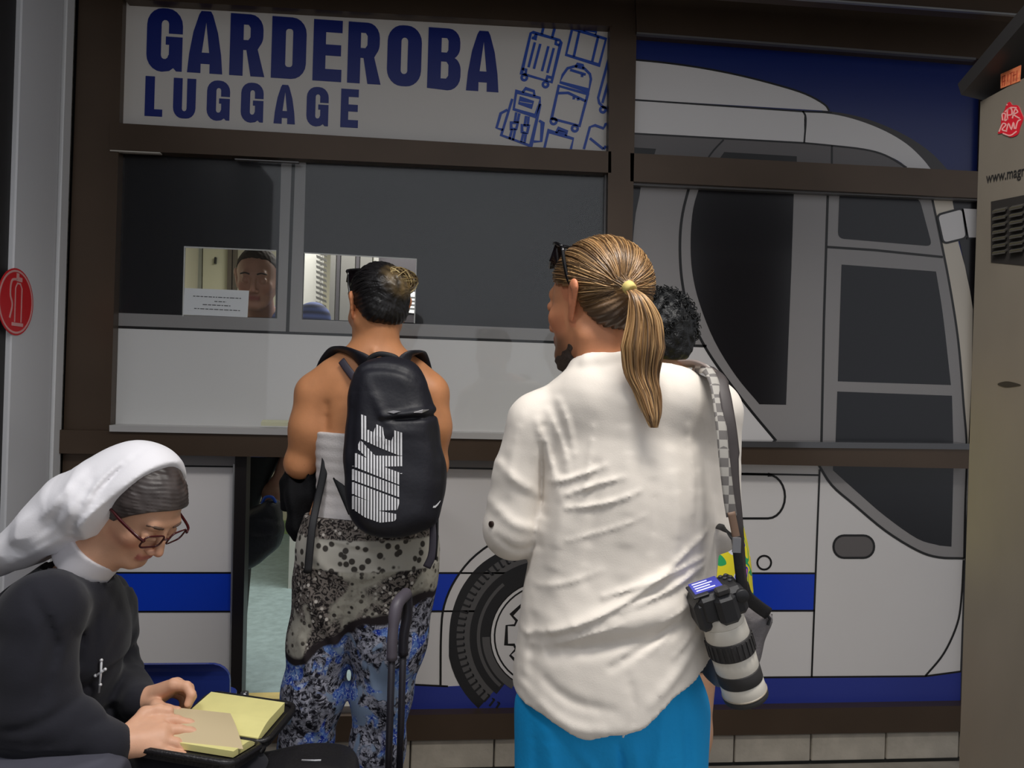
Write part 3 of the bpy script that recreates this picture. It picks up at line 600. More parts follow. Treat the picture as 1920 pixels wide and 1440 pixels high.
# ================================================================ solid-modelling helpers (distance fields -> one continuous mesh)
def sstep(a, b, x): t = np.clip((x - a) / (b - a), 0, 1); return t * t * (3 - 2 * t)
def nrm(v): v = np.asarray(v, float); return v / (np.linalg.norm(v) + 1e-12)
class Vol:
    rs = 1.0
    def __init__(s, lo, hi, h):
        s.lo = np.asarray(lo, float); s.h = h; n = np.ceil((np.asarray(hi, float) - s.lo) / h).astype(int) + 1; s.n = n
        s.ax = [(s.lo[i] + h * np.arange(n[i])).astype(np.float32) for i in range(3)]
        s.d = np.full(tuple(n), .5, np.float32)
    def sl(s, lo, hi):
        r = []
        for i in range(3):
            a = int(max(0, math.floor((lo[i] - s.lo[i]) / s.h))); b = int(min(s.n[i], math.ceil((hi[i] - s.lo[i]) / s.h) + 1)); r.append((a, max(a, b)))
        return r
    def box(s, lo, hi):
        r = s.sl(lo, hi)
        return tuple(slice(a, b) for a, b in r), s.ax[0][r[0][0]:r[0][1]][:, None, None], s.ax[1][r[1][0]:r[1][1]][None, :, None], s.ax[2][r[2][0]:r[2][1]][None, None, :]
    def put(s, fn, lo, hi, k=0.0, op='add'):
        m = k + 3 * s.h + .004
        S, X, Y, Z = s.box(np.asarray(lo) - m, np.asarray(hi) + m); A = s.d[S]
        if A.size == 0: return s
        B = fn(X, Y, Z).astype(np.float32); B = np.broadcast_to(B, A.shape)
        if op == 'sub': B = -B; sg = -1
        elif op == 'and': sg = -1
        else: sg = 1
        if k <= 0: R = np.minimum(A, B) if sg > 0 else np.maximum(A, B)
        else:
            h = np.clip(.5 + .5 * (B - A) * sg / k, 0, 1); R = B + (A - B) * h - sg * k * h * (1 - h)
        s.d[S] = R; return s
    def cone(s, a, b, ra, rb=None, k=0.0, op='add', flat=None):
        a = np.asarray(a, float); b = np.asarray(b, float); rb = ra if rb is None else rb; ra = ra * s.rs; rb = rb * s.rs; R = max(ra, rb)
        ab = b - a; L2 = float(ab @ ab) + 1e-12
        if flat is not None: fn_, fs = nrm(flat[0]), flat[1]
        def f(X, Y, Z):
            x, y, z = X - a[0], Y - a[1], Z - a[2]
            t = np.clip((x * ab[0] + y * ab[1] + z * ab[2]) / L2, 0, 1)
            x = x - t * ab[0]; y = y - t * ab[1]; z = z - t * ab[2]
            if flat is not None:
                q = (x * fn_[0] + y * fn_[1] + z * fn_[2]) * (1 / fs - 1); x = x + q * fn_[0]; y = y + q * fn_[1]; z = z + q * fn_[2]
                return (np.sqrt(x * x + y * y + z * z) - (ra + (rb - ra) * t)) * (.5 + .5 * min(1, fs))
            return np.sqrt(x * x + y * y + z * z) - (ra + (rb - ra) * t)
        return s.put(f, np.minimum(a, b) - R, np.maximum(a, b) + R, k, op)
    def chain(s, pts, k=0.0, kin=.02, flat=None, op='add'):
        for (p, r), (q, r2) in zip(pts[:-1], pts[1:]): s.cone(p, q, r, r2, max(k, kin), op, flat)
        return s
    def ell(s, c, rad, R=None, k=0.0, op='add'):
        c = np.asarray(c, float); rad = np.asarray(rad, float); R = np.eye(3) if R is None else R; M = rad.max()
        def f(X, Y, Z):
            x, y, z = X - c[0], Y - c[1], Z - c[2]
            u = [(x * R[0, i] + y * R[1, i] + z * R[2, i]) for i in range(3)]
            k0 = np.sqrt(sum((u[i] / rad[i]) ** 2 for i in range(3))); k1 = np.sqrt(sum((u[i] / rad[i] ** 2) ** 2 for i in range(3))) + 1e-6
            return k0 * (k0 - 1) / k1
        return s.put(f, c - M, c + M, k, op)
    def whole(s, fn): # reshape everywhere (displace / cut)
        s.d = fn(s.d, s.ax[0][:, None, None], s.ax[1][None, :, None], s.ax[2][None, None, :]).astype(np.float32); return s
    def keep(s, p, n, k=.0): # keep the side the normal points away from
        p = np.asarray(p, float); n = nrm(n)
        def fn(d, X, Y, Z):
            b = (X - p[0]) * n[0] + (Y - p[1]) * n[1] + (Z - p[2]) * n[2]
            if k <= 0: return np.maximum(d, b)
            h = np.clip(.5 - .5 * (b - d) / k, 0, 1); return b + (d - b) * h + k * h * (1 - h)
        return s.whole(fn)
    def mesh(s, relax=1):
        d = s.d; h = s.h; I = d < 0
        I[0] = I[-1] = False; I[:, 0] = I[:, -1] = False; I[:, :, 0] = I[:, :, -1] = False
        d = np.where((~I) & (d < 0), np.float32(1e-4), d)
        c = np.zeros(tuple(q - 1 for q in I.shape), np.int8)
        for i in (0, 1):
            for j in (0, 1):
                for k in (0, 1): c += I[i:I.shape[0] - 1 + i, j:I.shape[1] - 1 + j, k:I.shape[2] - 1 + k]
        act = (c > 0) & (c < 8); idx = np.full(act.shape, -1, np.int32); cells = np.argwhere(act); idx[act] = np.arange(len(cells))
        acc = np.zeros((len(cells), 3)); cnt = np.zeros(len(cells))
        cor = [(i, j, k) for i in (0, 1) for j in (0, 1) for k in (0, 1)]
        val = {o: d[cells[:, 0] + o[0], cells[:, 1] + o[1], cells[:, 2] + o[2]].astype(float) for o in cor}
        for o in cor:
            for ax in range(3):
                if o[ax] == 0:
                    p = list(o); p[ax] = 1; p = tuple(p); a, b = val[o], val[p]; m = (a < 0) != (b < 0)
                    t = np.where(m, a / np.where(m, a - b, 1), 0); pt = np.array(o, float)[None] + t[:, None] * (np.array(p, float) - np.array(o, float))[None]
                    acc += pt * m[:, None]; cnt += m
        v = s.lo + h * (cells + acc / cnt[:, None])
        F_ = []
        for ax in range(3):
            A = np.take(I, range(0, I.shape[ax] - 1), ax); B = np.take(I, range(1, I.shape[ax]), ax)
            e = np.argwhere(A != B); o1, o2 = [(1, 2), (2, 0), (0, 1)][ax]
            e = e[(e[:, o1] > 0) & (e[:, o2] > 0) & (e[:, o1] < I.shape[o1] - 1) & (e[:, o2] < I.shape[o2] - 1)]
            ins = I[e[:, 0], e[:, 1], e[:, 2]]
            def g(da, db):
                q_ = e.copy(); q_[:, o1] += da; q_[:, o2] += db; return idx[q_[:, 0], q_[:, 1], q_[:, 2]]
            Q = np.stack([g(-1, -1), g(0, -1), g(0, 0), g(-1, 0)], 1); Q[~ins] = Q[~ins][:, ::-1]; F_.append(Q)
        f = np.concatenate(F_); f = f[(f >= 0).all(1)]
        for _ in range(relax):
            E = np.concatenate([f[:, [0, 1]], f[:, [1, 2]], f[:, [2, 3]], f[:, [3, 0]]])
            sm = np.zeros_like(v); ct = np.zeros(len(v))
            for col_ in range(3): sm[:, col_] = np.bincount(E[:, 0], v[E[:, 1], col_], len(v)) + np.bincount(E[:, 1], v[E[:, 0], col_], len(v))
            ct = np.bincount(E[:, 0], minlength=len(v)) + np.bincount(E[:, 1], minlength=len(v))
            v = .5 * v + .5 * sm / ct[:, None]
        return v, f
def vol_obj(name, vols, m, parent, color=None, relax=1):
    V_, F_, n = [], [], 0
    for vo in (vols if isinstance(vols, list) else [vols]):
        v, f = vo.mesh(relax); V_.append(v); F_.append(f + n); n += len(v)
    V_ = np.concatenate(V_); F_ = np.concatenate(F_)
    cl = color(V_) if color is not None else None
    return mesh_obj(name, V_, F_, m, parent, True, cl)
_wr = np.random.default_rng(11); WD = [(nrm(_wr.normal(size=3)), _wr.uniform(0, 6.28), _wr.uniform(.7, 1.5)) for _ in range(40)]
def nz(X, Y, Z, f, s=0, n=5):
    return sum(np.sin(f * q * (X * d_[0] + Y * d_[1] + Z * d_[2]) * 6.283 + ph) for d_, ph, q in WD[s:s + n]) / n
def seg2(A, B, a, b):  # distance in a 2-D plane from the point grid to a segment
    ab = np.array(b) - np.array(a); t = np.clip(((A - a[0]) * ab[0] + (B - a[1]) * ab[1]) / (ab @ ab + 1e-9), 0, 1)
    return np.sqrt((A - a[0] - t * ab[0]) ** 2 + (B - a[1] - t * ab[1]) ** 2)
def ridges(vol, lines, dep):
    """cloth folds: each (pixel polyline, half width m, height m), raised on the cloth in its own upright plane"""
    def fn(d, X, Y, Z):
        acc = 0
        for pts, wd, amp in lines:
            Q = [W(p[0], p[1], dep) for p in pts]; Q = [(q_[0], q_[2]) for q_ in crom(Q, 3)]
            best = 0; n_s = len(Q) - 1
            for i_, (a, b) in enumerate(zip(Q[:-1], Q[1:])):
                best = np.maximum(best, (.25 + .75 * math.sin(math.pi * (i_ + .5) / n_s)) * np.exp(-(seg2(X, Z, a, b) / wd) ** 2))
            acc = acc + amp * best
        return d - acc
    return vol.whole(fn)

class Head:
    """frame of a head: origin midway between the ears, x to its right, y forward, z up"""
    def __init__(s, o, fwd, up, k=1.0):
        s.o = np.asarray(o, float); f = nrm(fwd); u = nrm(np.asarray(up, float) - f * np.dot(f, up)); r = np.cross(f, u); s.R = np.stack([r, f, u], 1); s.k = k
    def w(s, x, y, z): return s.o + s.R @ (np.array([x, y, z]) * s.k)
    def loc(s, X, Y, Z):
        x, y, z = X - s.o[0], Y - s.o[1], Z - s.o[2]
        return [(x * s.R[0, i] + y * s.R[1, i] + z * s.R[2, i]) / s.k for i in range(3)]
    def build(s, v, ears=True):
        k = s.k; w_ = s.w
        v.ell(w_(0, -.010, .032), (.076 * k, .098 * k, .086 * k), s.R)
        v.ell(w_(0, .032, -.028), (.061 * k, .060 * k, .080 * k), s.R, .025 * k)
        for q in (-1, 1):
            v.cone(w_(.050 * q, -.002, -.045), w_(.022 * q, .062, -.092), .020 * k, .018 * k, .022 * k)
            v.cone(w_(.045 * q, .060, -.024), w_(.040 * q, .03, -.02), .017 * k, .024 * k, .02 * k)
        v.cone(w_(-.008, .077, -.094), w_(.008, .077, -.094), .019 * k, .019 * k, .018 * k)
        v.cone(w_(-.030, .080, .026), w_(.030, .080, .026), .013 * k, .013 * k, .014 * k)
        v.ell(w_(0, .077, -.060), (.026 * k, .020 * k, .024 * k), s.R, .015 * k)
        for q in (-1, 1): v.ell(w_(.032 * q, .101, .004), (.017 * k, .012 * k, .011 * k), s.R, .012 * k, 'sub')
        v.cone(w_(0, .092, .012), w_(0, .113, -.032), .0075 * k, .0105 * k, .009 * k)
        for q in (-1, 1):
            v.ell(w_(.0125 * q, .101, -.038), (.0085 * k, .011 * k, .0075 * k), s.R, .006 * k)
            v.ell(w_(.032 * q, .082, .002), (.0145 * k, .0135 * k, .0125 * k), s.R, .004 * k)
        v.cone(w_(-.016, .092, -.0585), w_(.016, .092, -.0585), .0055 * k, .0055 * k, .006 * k)
        v.cone(w_(-.014, .091, -.068), w_(.014, .091, -.068), .0062 * k, .0062 * k, .006 * k)
        v.cone(w_(-.02, .1015, -.0632), w_(.02, .1015, -.0632), .0022 * k, .0022 * k, .004 * k, 'sub')
        if ears:
            for q in (-1, 1):
                v.cone(w_(.083 * q, -.016, .020), w_(.075 * q, -.002, -.028), .0185 * k, .011 * k, .005 * k, flat=(s.R @ np.array([1, .5 * q, 0]), .40))
                v.ell(w_(.089 * q, -.008, .006), (.006 * k, .010 * k, .016 * k), s.R, .004 * k, 'sub')
    def rad(s, x, y, z, off=0.0): # point on the skull in direction (x,y,z) from the skull centre
        c = np.array([0, -.010, .032]); r = np.array([.076, .098, .086]) + off; d_ = nrm((x, y, z)); t = 1 / math.sqrt(sum((d_ / r) ** 2)); return s.w(*(c + d_ * t))
def skin_col(base, hd=None, lips=None, blush=None, extra=None):
    b = np.array(lin(base)); 
    def f(V_):
        C = np.tile(b, (len(V_), 1)); C *= (1 + .05 * nz(V_[:, 0], V_[:, 1], V_[:, 2], 14))[:, None]
        if hd is not None:
            x, y, z = hd.loc(V_[:, 0], V_[:, 1], V_[:, 2])
            if lips is not None:
                m = np.exp(-((z + .0632) / .0085) ** 2) * (np.abs(x) < .024) * (y > .06); m = np.clip(m * 1.3, 0, 1); C = C * (1 - m[:, None]) + np.array(lin(lips)) * m[:, None]
            if blush is not None:
                m = sum(np.exp(-(((x - q * .045) / .024) ** 2 + ((z + .034) / .026) ** 2)) for q in (-1, 1)) * (y > .02) + np.exp(-((x / .014) ** 2 + ((z + .036) / .014) ** 2)) * (y > .09) * .7 + .7 * (np.abs(x) > .07) * (np.abs(z) < .05)
                m = np.clip(m, 0, 1) * .55; C = C * (1 - m[:, None]) + np.array(lin(blush)) * m[:, None]
            if extra is not None: C = extra(C, x, y, z)
        return C
    return f
M_skin = {}
def skin_mat(n): return mat('skin_' + n, (200, 150, 120), .48, 0, .05, 30, .04, 300, spec=.4, attr='tone', sss=.06)
def strands(name, paths, radii, m, parent, tones, n=3, shade=None):
    mb = MB(); T = []
    for pts, r, t in zip(paths, radii, tones):
        k0 = len(mb.v); mb.tube(pts, r, n, cap=False); T += [t] * (len(mb.v) - k0)
    return mesh_obj(name, mb.v, mb.f, m, parent, True, np.array(T))
M_hair = mat('hair_strand', (120, 90, 60), .38, 0, 0, attr='tone', spec=.5)
# ================================================================ person: man in the white linen shirt, seen from behind
DM = 1.53
m_ = lambda px, py, dd=0.0: W(px, py, DM + dd)
def zed(p, z): q_ = np.array(p, float); q_[2] = z; return q_
man = empty('person', tuple(zed(m_(1150, 1400), 0)), 'standing person with long blond ponytail, white linen shirt and bright blue shorts', 'person')
NB = np.array([-.04, 1, 0])
H = Head(m_(1119, 571, .02), (-math.sin(math.radians(37)), math.cos(math.radians(37)), -.07), (.02, 0, 1), 1.05)
def man_head():
    v = Vol(H.o - np.array([.17, .17, .27]), H.o + np.array([.17, .17, .16]), .0028)
    H.build(v)
    v.cone(H.w(0, -.028, -.03), m_(1140, 705, .0), .056, .062, .03)
    v.cone(H.w(-.05, -.02, -.07), H.w(-.03, .0, -.16), .018, .016, .02)
    return v
def man_body(g=0.0):
    lo = m_(930, 700, -.25); hi = m_(1420, 700, .35)
    v = Vol((lo[0] - .06, -1.62, .0), (hi[0] + .04, -.92, 1.47), .007)
    t = lambda pts, f=.66, k=.05: v.chain([(m_(*p[:2]), p[2]) for p in pts], k, flat=(NB, f))
    t([(1175, 800, .135), (1178, 900, .14), (1170, 1040, .13), (1155, 1180, .145), (1148, 1280, .15)])
    for a, b in (((1135, 715, 0, .055), (1020, 790, .0, .046)), ((1140, 715, 0, .055), (1325, 770, 0, .046))): v.cone(m_(*a[:3]), m_(*b[:3]), a[3], b[3], .05)
    v.cone(H.w(0, -.03, -.06), m_(1140, 720), .052, .056, .03)
    LS, LE, LH = m_(1012, 795), m_(966, 992), m_(1090, 960, .27)
    RS, RE, RH = m_(1330, 775), m_(1340, 985), m_(1285, 930, .27)
    v.chain([(LS, .042), (LE, .034)], .03); v.chain([(LE, .036), (LE + (LH - LE) * .85, .026), (LH, .024)], .01)
    v.chain([(RS, .042), (RE, .034)], .03); v.chain([(RE, .040), (RE + (RH - RE) * .85, .026), (RH, .024)], .01)
    for Hd in (LH, RH):
        d = nrm(LH - LE if Hd is LH else RH - RE)
        for k in range(4):
            o = np.array([0, 0, .027 - .018 * k]); v.chain([(Hd + o * .5, .014), (Hd + d * .07 + o, .010), (Hd + d * .11 + o + np.array([.012, -.01, -.012]), .008)], .004)
        v.chain([(Hd, .015), (Hd + d * .03 + np.array([0, -.03, .03]), .011), (Hd + d * .065 + np.array([0, -.03, .04]), .009)], .004)
    for px in (1066, 1236):
        hp = m_(px, 1330); x, y = hp[0], hp[1]
        v.chain([(hp, .098), ((x, y + .005, .50), .060), ((x, y - .012, .34), .056), ((x, y - .002, .09), .038)], .03)
        v.chain([((x, y - .02, .05), .036), ((x, y + .10, .045), .036), ((x, y + .18, .03), .028)], .02)
    return v
def beardy(C, x, y, z):
    m = sstep(-.045, -.075, z) * sstep(.0, .05, y); m = np.clip(m, 0, 1) * .75
    return C * (1 - m[:, None]) + np.array(lin((72, 56, 44))) * m[:, None]
vol_obj('body', [man_head(), man_body()], skin_mat('man'), man, skin_col((202, 138, 100), H, (170, 90, 76), (198, 112, 84), beardy))
# shirt
M_linen = mat('white_linen', (226, 218, 208), .8, 0, .03, 5, .05, 420, spec=.2, sheen=.15)
lo = m_(880, 640, -.3); hi = m_(1420, 640, .3)
v = Vol((lo[0] - .02, -1.60, .69), (hi[0] + .03, -1.06, 1.50), .0042)
fl_ = (NB, .70)
v.chain([(m_(1176, 815), .154), (m_(1178, 950), .166), (m_(1166, 1080), .168), (m_(1154, 1200), .178)], .06, flat=fl_); v.chain([(m_(1156, 1180), .174), (m_(1150, 1300), .182), (m_(1147, 1420), .192)], .06, flat=(NB, .86))
v.cone(m_(1140, 728), m_(1012, 795), .064, .058, .05); v.cone(m_(1150, 722), m_(1328, 768), .066, .060, .05)
v.cone(m_(1120, 745, -.045), m_(1250, 745, -.045), .055, .055, .05)
v.cone(H.w(0, -.03, -.075), m_(1140, 722), .058, .067, .02)
LS, LE, LH = m_(1010, 795), m_(964, 990), m_(1090, 960, .27); RS, RE, RH = m_(1332, 778), m_(1340, 985), m_(1285, 930, .27)
v.cone(LS, m_(978, 895), .062, .058, .022); v.cone(m_(978, 895), LE, .058, .061, .008); v.cone(LE, LE + (LH - LE) * .8, .062, .046, .006)
v.cone(RS, m_(1338, 880), .060, .050, .022); v.cone(m_(1338, 880), RE, .050, .054, .006); v.cone(RE, RE + (RH - RE) * .8, .054, .046, .006)
# neckline, hem
def cut(d, X, Y, Z):
    xs = [m_(p, 1300, -.13)[0] for p in (940, 978, 1030, 1100, 1170, 1240, 1300, 1325, 1400)]; zs = [m_(1150, p, -.13)[2] for p in (1300, 1332, 1356, 1373, 1358, 1320, 1280, 1262, 1240)]
    hem = np.interp(X.ravel(), xs, zs)[:, None, None] + .004 * np.sin(X * 60)
    d = np.maximum(d, hem - Z + .0 * Y)
    hx = [H.loc(X, Y, Z)]; a = m_(1131, 703); n = nrm(np.array([.12, .30, 1.0])); return np.maximum(d, ((X - a[0]) * n[0] + (Y - a[1]) * n[1] + (Z - (a[2] + .018)) * n[2]))
v.whole(cut)
v.chain([(m_(1078, 683, -.02), .0055), (m_(1105, 679, -.058), .0065), (m_(1130, 677, -.066), .006), (m_(1165, 671, -.06), .0065), (m_(1195, 668, -.035), .006)], .004)
fold = [([(990, 1192), (1100, 1140), (1200, 1088), (1325, 1000)], .007, .008), ([(1120, 1105), (1200, 1080), (1320, 1046)], .006, .006), ([(1150, 1128), (1240, 1096), (1320, 1062)], .006, .005),
        ([(1040, 1165), (1130, 1150), (1230, 1135), (1316, 1112)], .020, .010), ([(1000, 1225), (1080, 1200), (1180, 1180), (1290, 1160)], .012, -.010), ([(1130, 1228), (1200, 1190), (1290, 1140)], .007, -.008),
        ([(1170, 760), (1172, 900), (1160, 1060)], .016, .007), ([(1065, 860), (1045, 980), (1030, 1100)], .013, .007), ([(1255, 850), (1262, 960), (1250, 1080)], .013, .007), ([(1310, 850), (1318, 960), (1310, 1060)], .010, .006),
        ([(1215, 870), (1218, 960), (1205, 1060)], .009, -.005), ([(1115, 870), (1105, 980), (1090, 1080)], .010, -.005),
        ([(1010, 790), (1030, 850), (1048, 930)], .007, .007), ([(1030, 770), (1055, 830), (1062, 880)], .006, .005), ([(1050, 750), (1066, 800), (1075, 850)], .006, .005), ([(1022, 800), (1022, 900), (1024, 970)], .006, -.011),
        ([(1060, 925), (1110, 905), (1160, 890)], .005, .003), ([(1060, 950), (1120, 940), (1190, 915)], .005, .003), ([(1035, 905), (1080, 890), (1130, 870)], .005, .003),
        ([(985, 1290), (1060, 1335), (1140, 1330)], .010, .006), ([(1000, 1250), (1060, 1290), (1130, 1300)], .009, -.005), ([(1200, 1290), (1260, 1240), (1310, 1190)], .010, .006), ([(1160, 1240), (1170, 1290), (1165, 1340)], .007, -.004),
        ([(985, 1325), (1040, 1352), (1100, 1368), (1170, 1352), (1240, 1315), (1315, 1262)], .006, .004), ([(980, 1295), (1000, 1240), (1005, 1160)], .008, -.005),
        ([(930, 860), (965, 900), (1010, 930)], .009, .005), ([(925, 950), (965, 985), (1015, 1000)], .010, .006), ([(935, 1015), (975, 1040), (1015, 1030)], .006, -.005), ([(985, 780), (965, 850), (960, 930)], .008, .004)]
fold = [(a_, b_ * 1.1, c_ * .95) for a_, b_, c_ in fold] + [(a_, .0042, .0036) for a_, b_, c_ in fold[:3] + fold[16:19]] + [([(1225, 1150), (1270, 1132), (1318, 1100)], .004, .004), ([(1040, 1195), (1090, 1172), (1150, 1150)], .004, .004), ([(1060, 1010), (1120, 990), (1200, 960)], .004, .003), ([(1180, 1210), (1230, 1180), (1290, 1130)], .005, .005), ([(1250, 1215), (1290, 1180), (1316, 1140)], .005, .004), ([(1010, 1100), (1060, 1085), (1120, 1060)], .005, .003), ([(1110, 800), (1100, 870), (1085, 930)], .006, .004), ([(1290, 800), (1300, 880), (1296, 960)], .006, .004)]
ridges(v, fold, DM - .09)
v.whole(lambda d, X, Y, Z: d + .0022 * nz(X, Y, Z, 9, 0) + .0005 * nz(X, Y, Z, 26, 8))
shirt = vol_obj('shirt', v, M_linen, man, relax=1)
# shorts
M_shorts = mat('bright_blue_cotton', (24, 158, 226), .7, 0, .05, 5, .12, 90, spec=.25)
v = Vol((m_(950, 1300)[0] - .03, -1.57, .46), (m_(1340, 1300)[0] + .03, -1.08, 1.0), .0048)
v.chain([(m_(1146, 1150), .156), (m_(1145, 1330), .172)], .05, flat=(NB, .74))
for px, ex in ((1066, 1058), (1228, 1236)):
    hp = m_(px, 1330); kn = zed(m_(ex, 1450), .50); v.chain([(hp, .106), (kn, .094)], .03)
v.whole(lambda d, X, Y, Z: np.maximum(d, (.50 + .003 * np.sin(X * 70)) - Z + 0 * Y))
ridges(v, [([(1150, 1375), (1158, 1430), (1160, 1600)], .006, -.012), ([(1175, 1370), (1185, 1430), (1190, 1600)], .008, .006), ([(1240, 1300), (1225, 1400), (1215, 1600)], .012, .007), ([(1020, 1360), (1035, 1450), (1040, 1600)], .012, .008), ([(1070, 1385), (1110, 1440), (1130, 1600)], .010, .006), ([(1275, 1300), (1285, 1400), (1290, 1500)], .010, -.006), ([(1000, 1360), (1005, 1440), (1000, 1600)], .008, -.005), ([(980, 1225), (984, 1290), (978, 1330)], .006, -.007)], DM - .08)
v.whole(lambda d, X, Y, Z: d + .002 * nz(X, Y, Z, 8, 3))
shorts = vol_obj('shorts', v, M_shorts, man)
MB().tube(crom([m_(1168, 1366, -.135), m_(1171, 1374, -.138), m_(1168, 1382, -.136)], 4), .0022, 6).build('drawstring', mat('white_cord', (226, 232, 236), .7), shorts, True)
for s_ in (1066, 1236):
    hp = m_(s_, 1330); MB().tube([(hp[0], hp[1] - .06, .045), (hp[0], hp[1] + .02, .05), (hp[0], hp[1] + .12, .045), (hp[0], hp[1] + .21, .035)], [.042, .05, .048, .03], 12, flat=((0, 0, 1), .9)).build('shoe', mat('shoe_leather', (60, 50, 44), .6), man, True)
# hair
def hairline(y): return np.interp(y, [-.12, -.09, -.05, -.025, -.005, .02, .045, .085], [-.062, -.060, -.050, -.020, .022, .030, .04, .066])
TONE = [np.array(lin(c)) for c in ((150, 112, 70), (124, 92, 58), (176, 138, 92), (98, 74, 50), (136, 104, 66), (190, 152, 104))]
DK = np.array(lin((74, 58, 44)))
v = Vol(H.o - np.array([.15, .15, .12]), H.o + np.array([.15, .15, .17]), .003)
v.ell(H.w(0, -.010, .032), (.083 * H.k, .105 * H.k, .094 * H.k), H.R)
v.ell(H.w(0, -.055, -.02), (.066 * H.k, .055 * H.k, .05 * H.k), H.R, .02)
v.cone(m_(1170, 540, -.07), m_(1180, 541, -.094), .022, .012, .02)
def hcut(d, X, Y, Z):
    x, y, z = H.loc(X, Y, Z); hl = np.interp(y.ravel(), [-.14, -.09, -.05, -.025, -.005, .02, .045, .085, .2], [-.06, -.060, -.050, -.020, .022, .030, .04, .066, .066]).reshape(y.shape)
    ang = np.arctan2(x, z - .03)
    return np.maximum(d + .0015 * np.sin(ang * 46) , (hl - z) * .7 + .0025 * np.sin(ang * 60))
v.whole(hcut)
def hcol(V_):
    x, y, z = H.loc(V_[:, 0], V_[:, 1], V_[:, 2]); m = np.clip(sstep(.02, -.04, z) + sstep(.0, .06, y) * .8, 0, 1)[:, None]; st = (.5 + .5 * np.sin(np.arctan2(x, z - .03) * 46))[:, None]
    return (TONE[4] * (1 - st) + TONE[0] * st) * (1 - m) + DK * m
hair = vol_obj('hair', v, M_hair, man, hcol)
TL = np.array(H.loc(*m_(1181, 541, -.098))) - np.array([0, -.01, .032]); TIEL = nrm(TL / np.array([.083, .105, .094]))
paths, radii, tones = [], [], []
r_ = random.Random(5); tie = m_(1181, 541, -.098)
while len(paths) < 950:
    d0 = np.array([r_.gauss(0, 1), r_.gauss(0, 1), r_.gauss(0, 1)]); d0 /= np.linalg.norm(d0)
    c0 = np.array([0, -.01, .032]); p0 = c0 + d0 * np.array([.083, .105, .094])
    hl = float(hairline(p0[1]))
    if p0[2] < hl + .002: continue
    if r_.random() < .55 and p0[2] > hl + .05: continue
    e = TIEL; om = math.acos(max(-1, min(1, float(d0 @ e)))); 
    if om < .25: continue
    pts = []; j = r_.uniform(-.001, .0025); wob = r_.uniform(-.05, .05)
    for i in range(10):
        t = i / 9; dd = nrm((math.sin((1 - t) * om) * d0 + math.sin(t * om) * e) / math.sin(om) + np.array([0, 0, wob * math.sin(t * 3.14)])); off = .0075 + j + (.011 if t > .95 else 0) + (.003 * math.sin(t * 3.1))
        pts.append(H.rad(*dd, off=off))
    pts[-1] = tie + np.array([r_.uniform(-.006, .006), 0, r_.uniform(-.006, .006)])
    paths.append(pts); radii.append([.0005] + [r_.uniform(.0006, .0013)] * 8 + [.0010])
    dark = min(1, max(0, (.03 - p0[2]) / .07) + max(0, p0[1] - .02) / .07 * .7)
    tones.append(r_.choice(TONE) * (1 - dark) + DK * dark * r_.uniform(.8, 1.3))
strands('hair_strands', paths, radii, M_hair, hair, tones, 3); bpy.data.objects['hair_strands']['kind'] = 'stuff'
paths, radii, tones = [], [], []
ctr = [m_(1181, 541, -.105), m_(1198, 560, -.125), m_(1209, 600, -.13), m_(1206, 650, -.13), m_(1203, 700, -.125), m_(1215, 740, -.13), m_(1222, 775, -.135), m_(1226, 802, -.137)]
wd = [.006, .015, .028, .038, .030, .022, .015, .005]
cc = crom(ctr, 4); wc = np.interp(np.linspace(0, 7, len(cc)), range(8), wd)
for i in range(300):
    a, rr0 = r_.uniform(0, 6.283), math.sqrt(r_.random()); ph, am = r_.uniform(0, 6.28), r_.uniform(0, .004); stop = len(cc) if r_.random() < .72 else r_.randint(14, len(cc))
    pts = []
    for k in range(stop):
        t = k / (len(cc) - 1); a2 = a + .5 * t
        pts.append(cc[k] + RT * (math.cos(a2) * rr0 * wc[k] + am * math.sin(t * 7 + ph)) + FW * (math.sin(a2) * rr0 * wc[k] * .45))
    paths.append(pts); rr1 = r_.uniform(.0011, .0021); radii.append([rr1] * (stop - 3) + [rr1 * .8, rr1 * .5, rr1 * .2]); tones.append(r_.choice(TONE) * r_.uniform(.75, 1.15))
strands('ponytail', paths, radii, M_hair, hair, tones, 4); bpy.data.objects['ponytail']['kind'] = 'stuff'
dT = nrm(ctr[1] - ctr[0])
MB().lathe(ctr[0] - dT * .011, dT, [(0, .0085), (.001, .0115), (.006, .0128), (.012, .0125), (.017, .0115), (.018, .009)], 18).build('hair_tie', mat('yellow_hair_tie', (206, 186, 112), .7), hair, True)
# beard tuft
v = Vol(H.w(0, .06, -.1) - .09, H.w(0, .06, -.1) + .09, .0028)
v.ell(H.w(0, .066, -.104), (.024, .018, .020), H.R); v.cone(H.w(0, .066, -.108), H.w(0, .064, -.134), .018, .007, .015)
for q in (-1, 1): v.cone(H.w(.02 * q, .066, -.102), H.w(.049 * q, .02, -.078), .019, .010, .015); v.cone(H.w(.02 * q, .058, -.114), H.w(.036 * q, .03, -.104), .017, .009, .015)
v.whole(lambda d, X, Y, Z: d + .003 * nz(X, Y, Z, 55, 4))
paths, radii, tones = [], [], []
for i in range(170):
    q0 = r_.uniform(-1, 1); t0 = H.w(.035 * q0, .072 - .045 * abs(q0) + r_.uniform(-.02, .006), -.094 + .016 * abs(q0) - r_.uniform(0, .014)); dn = H.R @ nrm((.2 * q0 + r_.gauss(0, .25), .25 + r_.gauss(0, .3), -1)); l_ = r_.uniform(.02, .042) * (1 - .35 * abs(q0)); paths.append([t0, t0 + dn * l_ * .5, t0 + dn * l_ + H.R @ np.array([0, -.004, 0])]); radii.append([.0014, .0012, .0003]); tones.append(np.array(lin((62, 48, 38))) * r_.uniform(.6, 1.6))
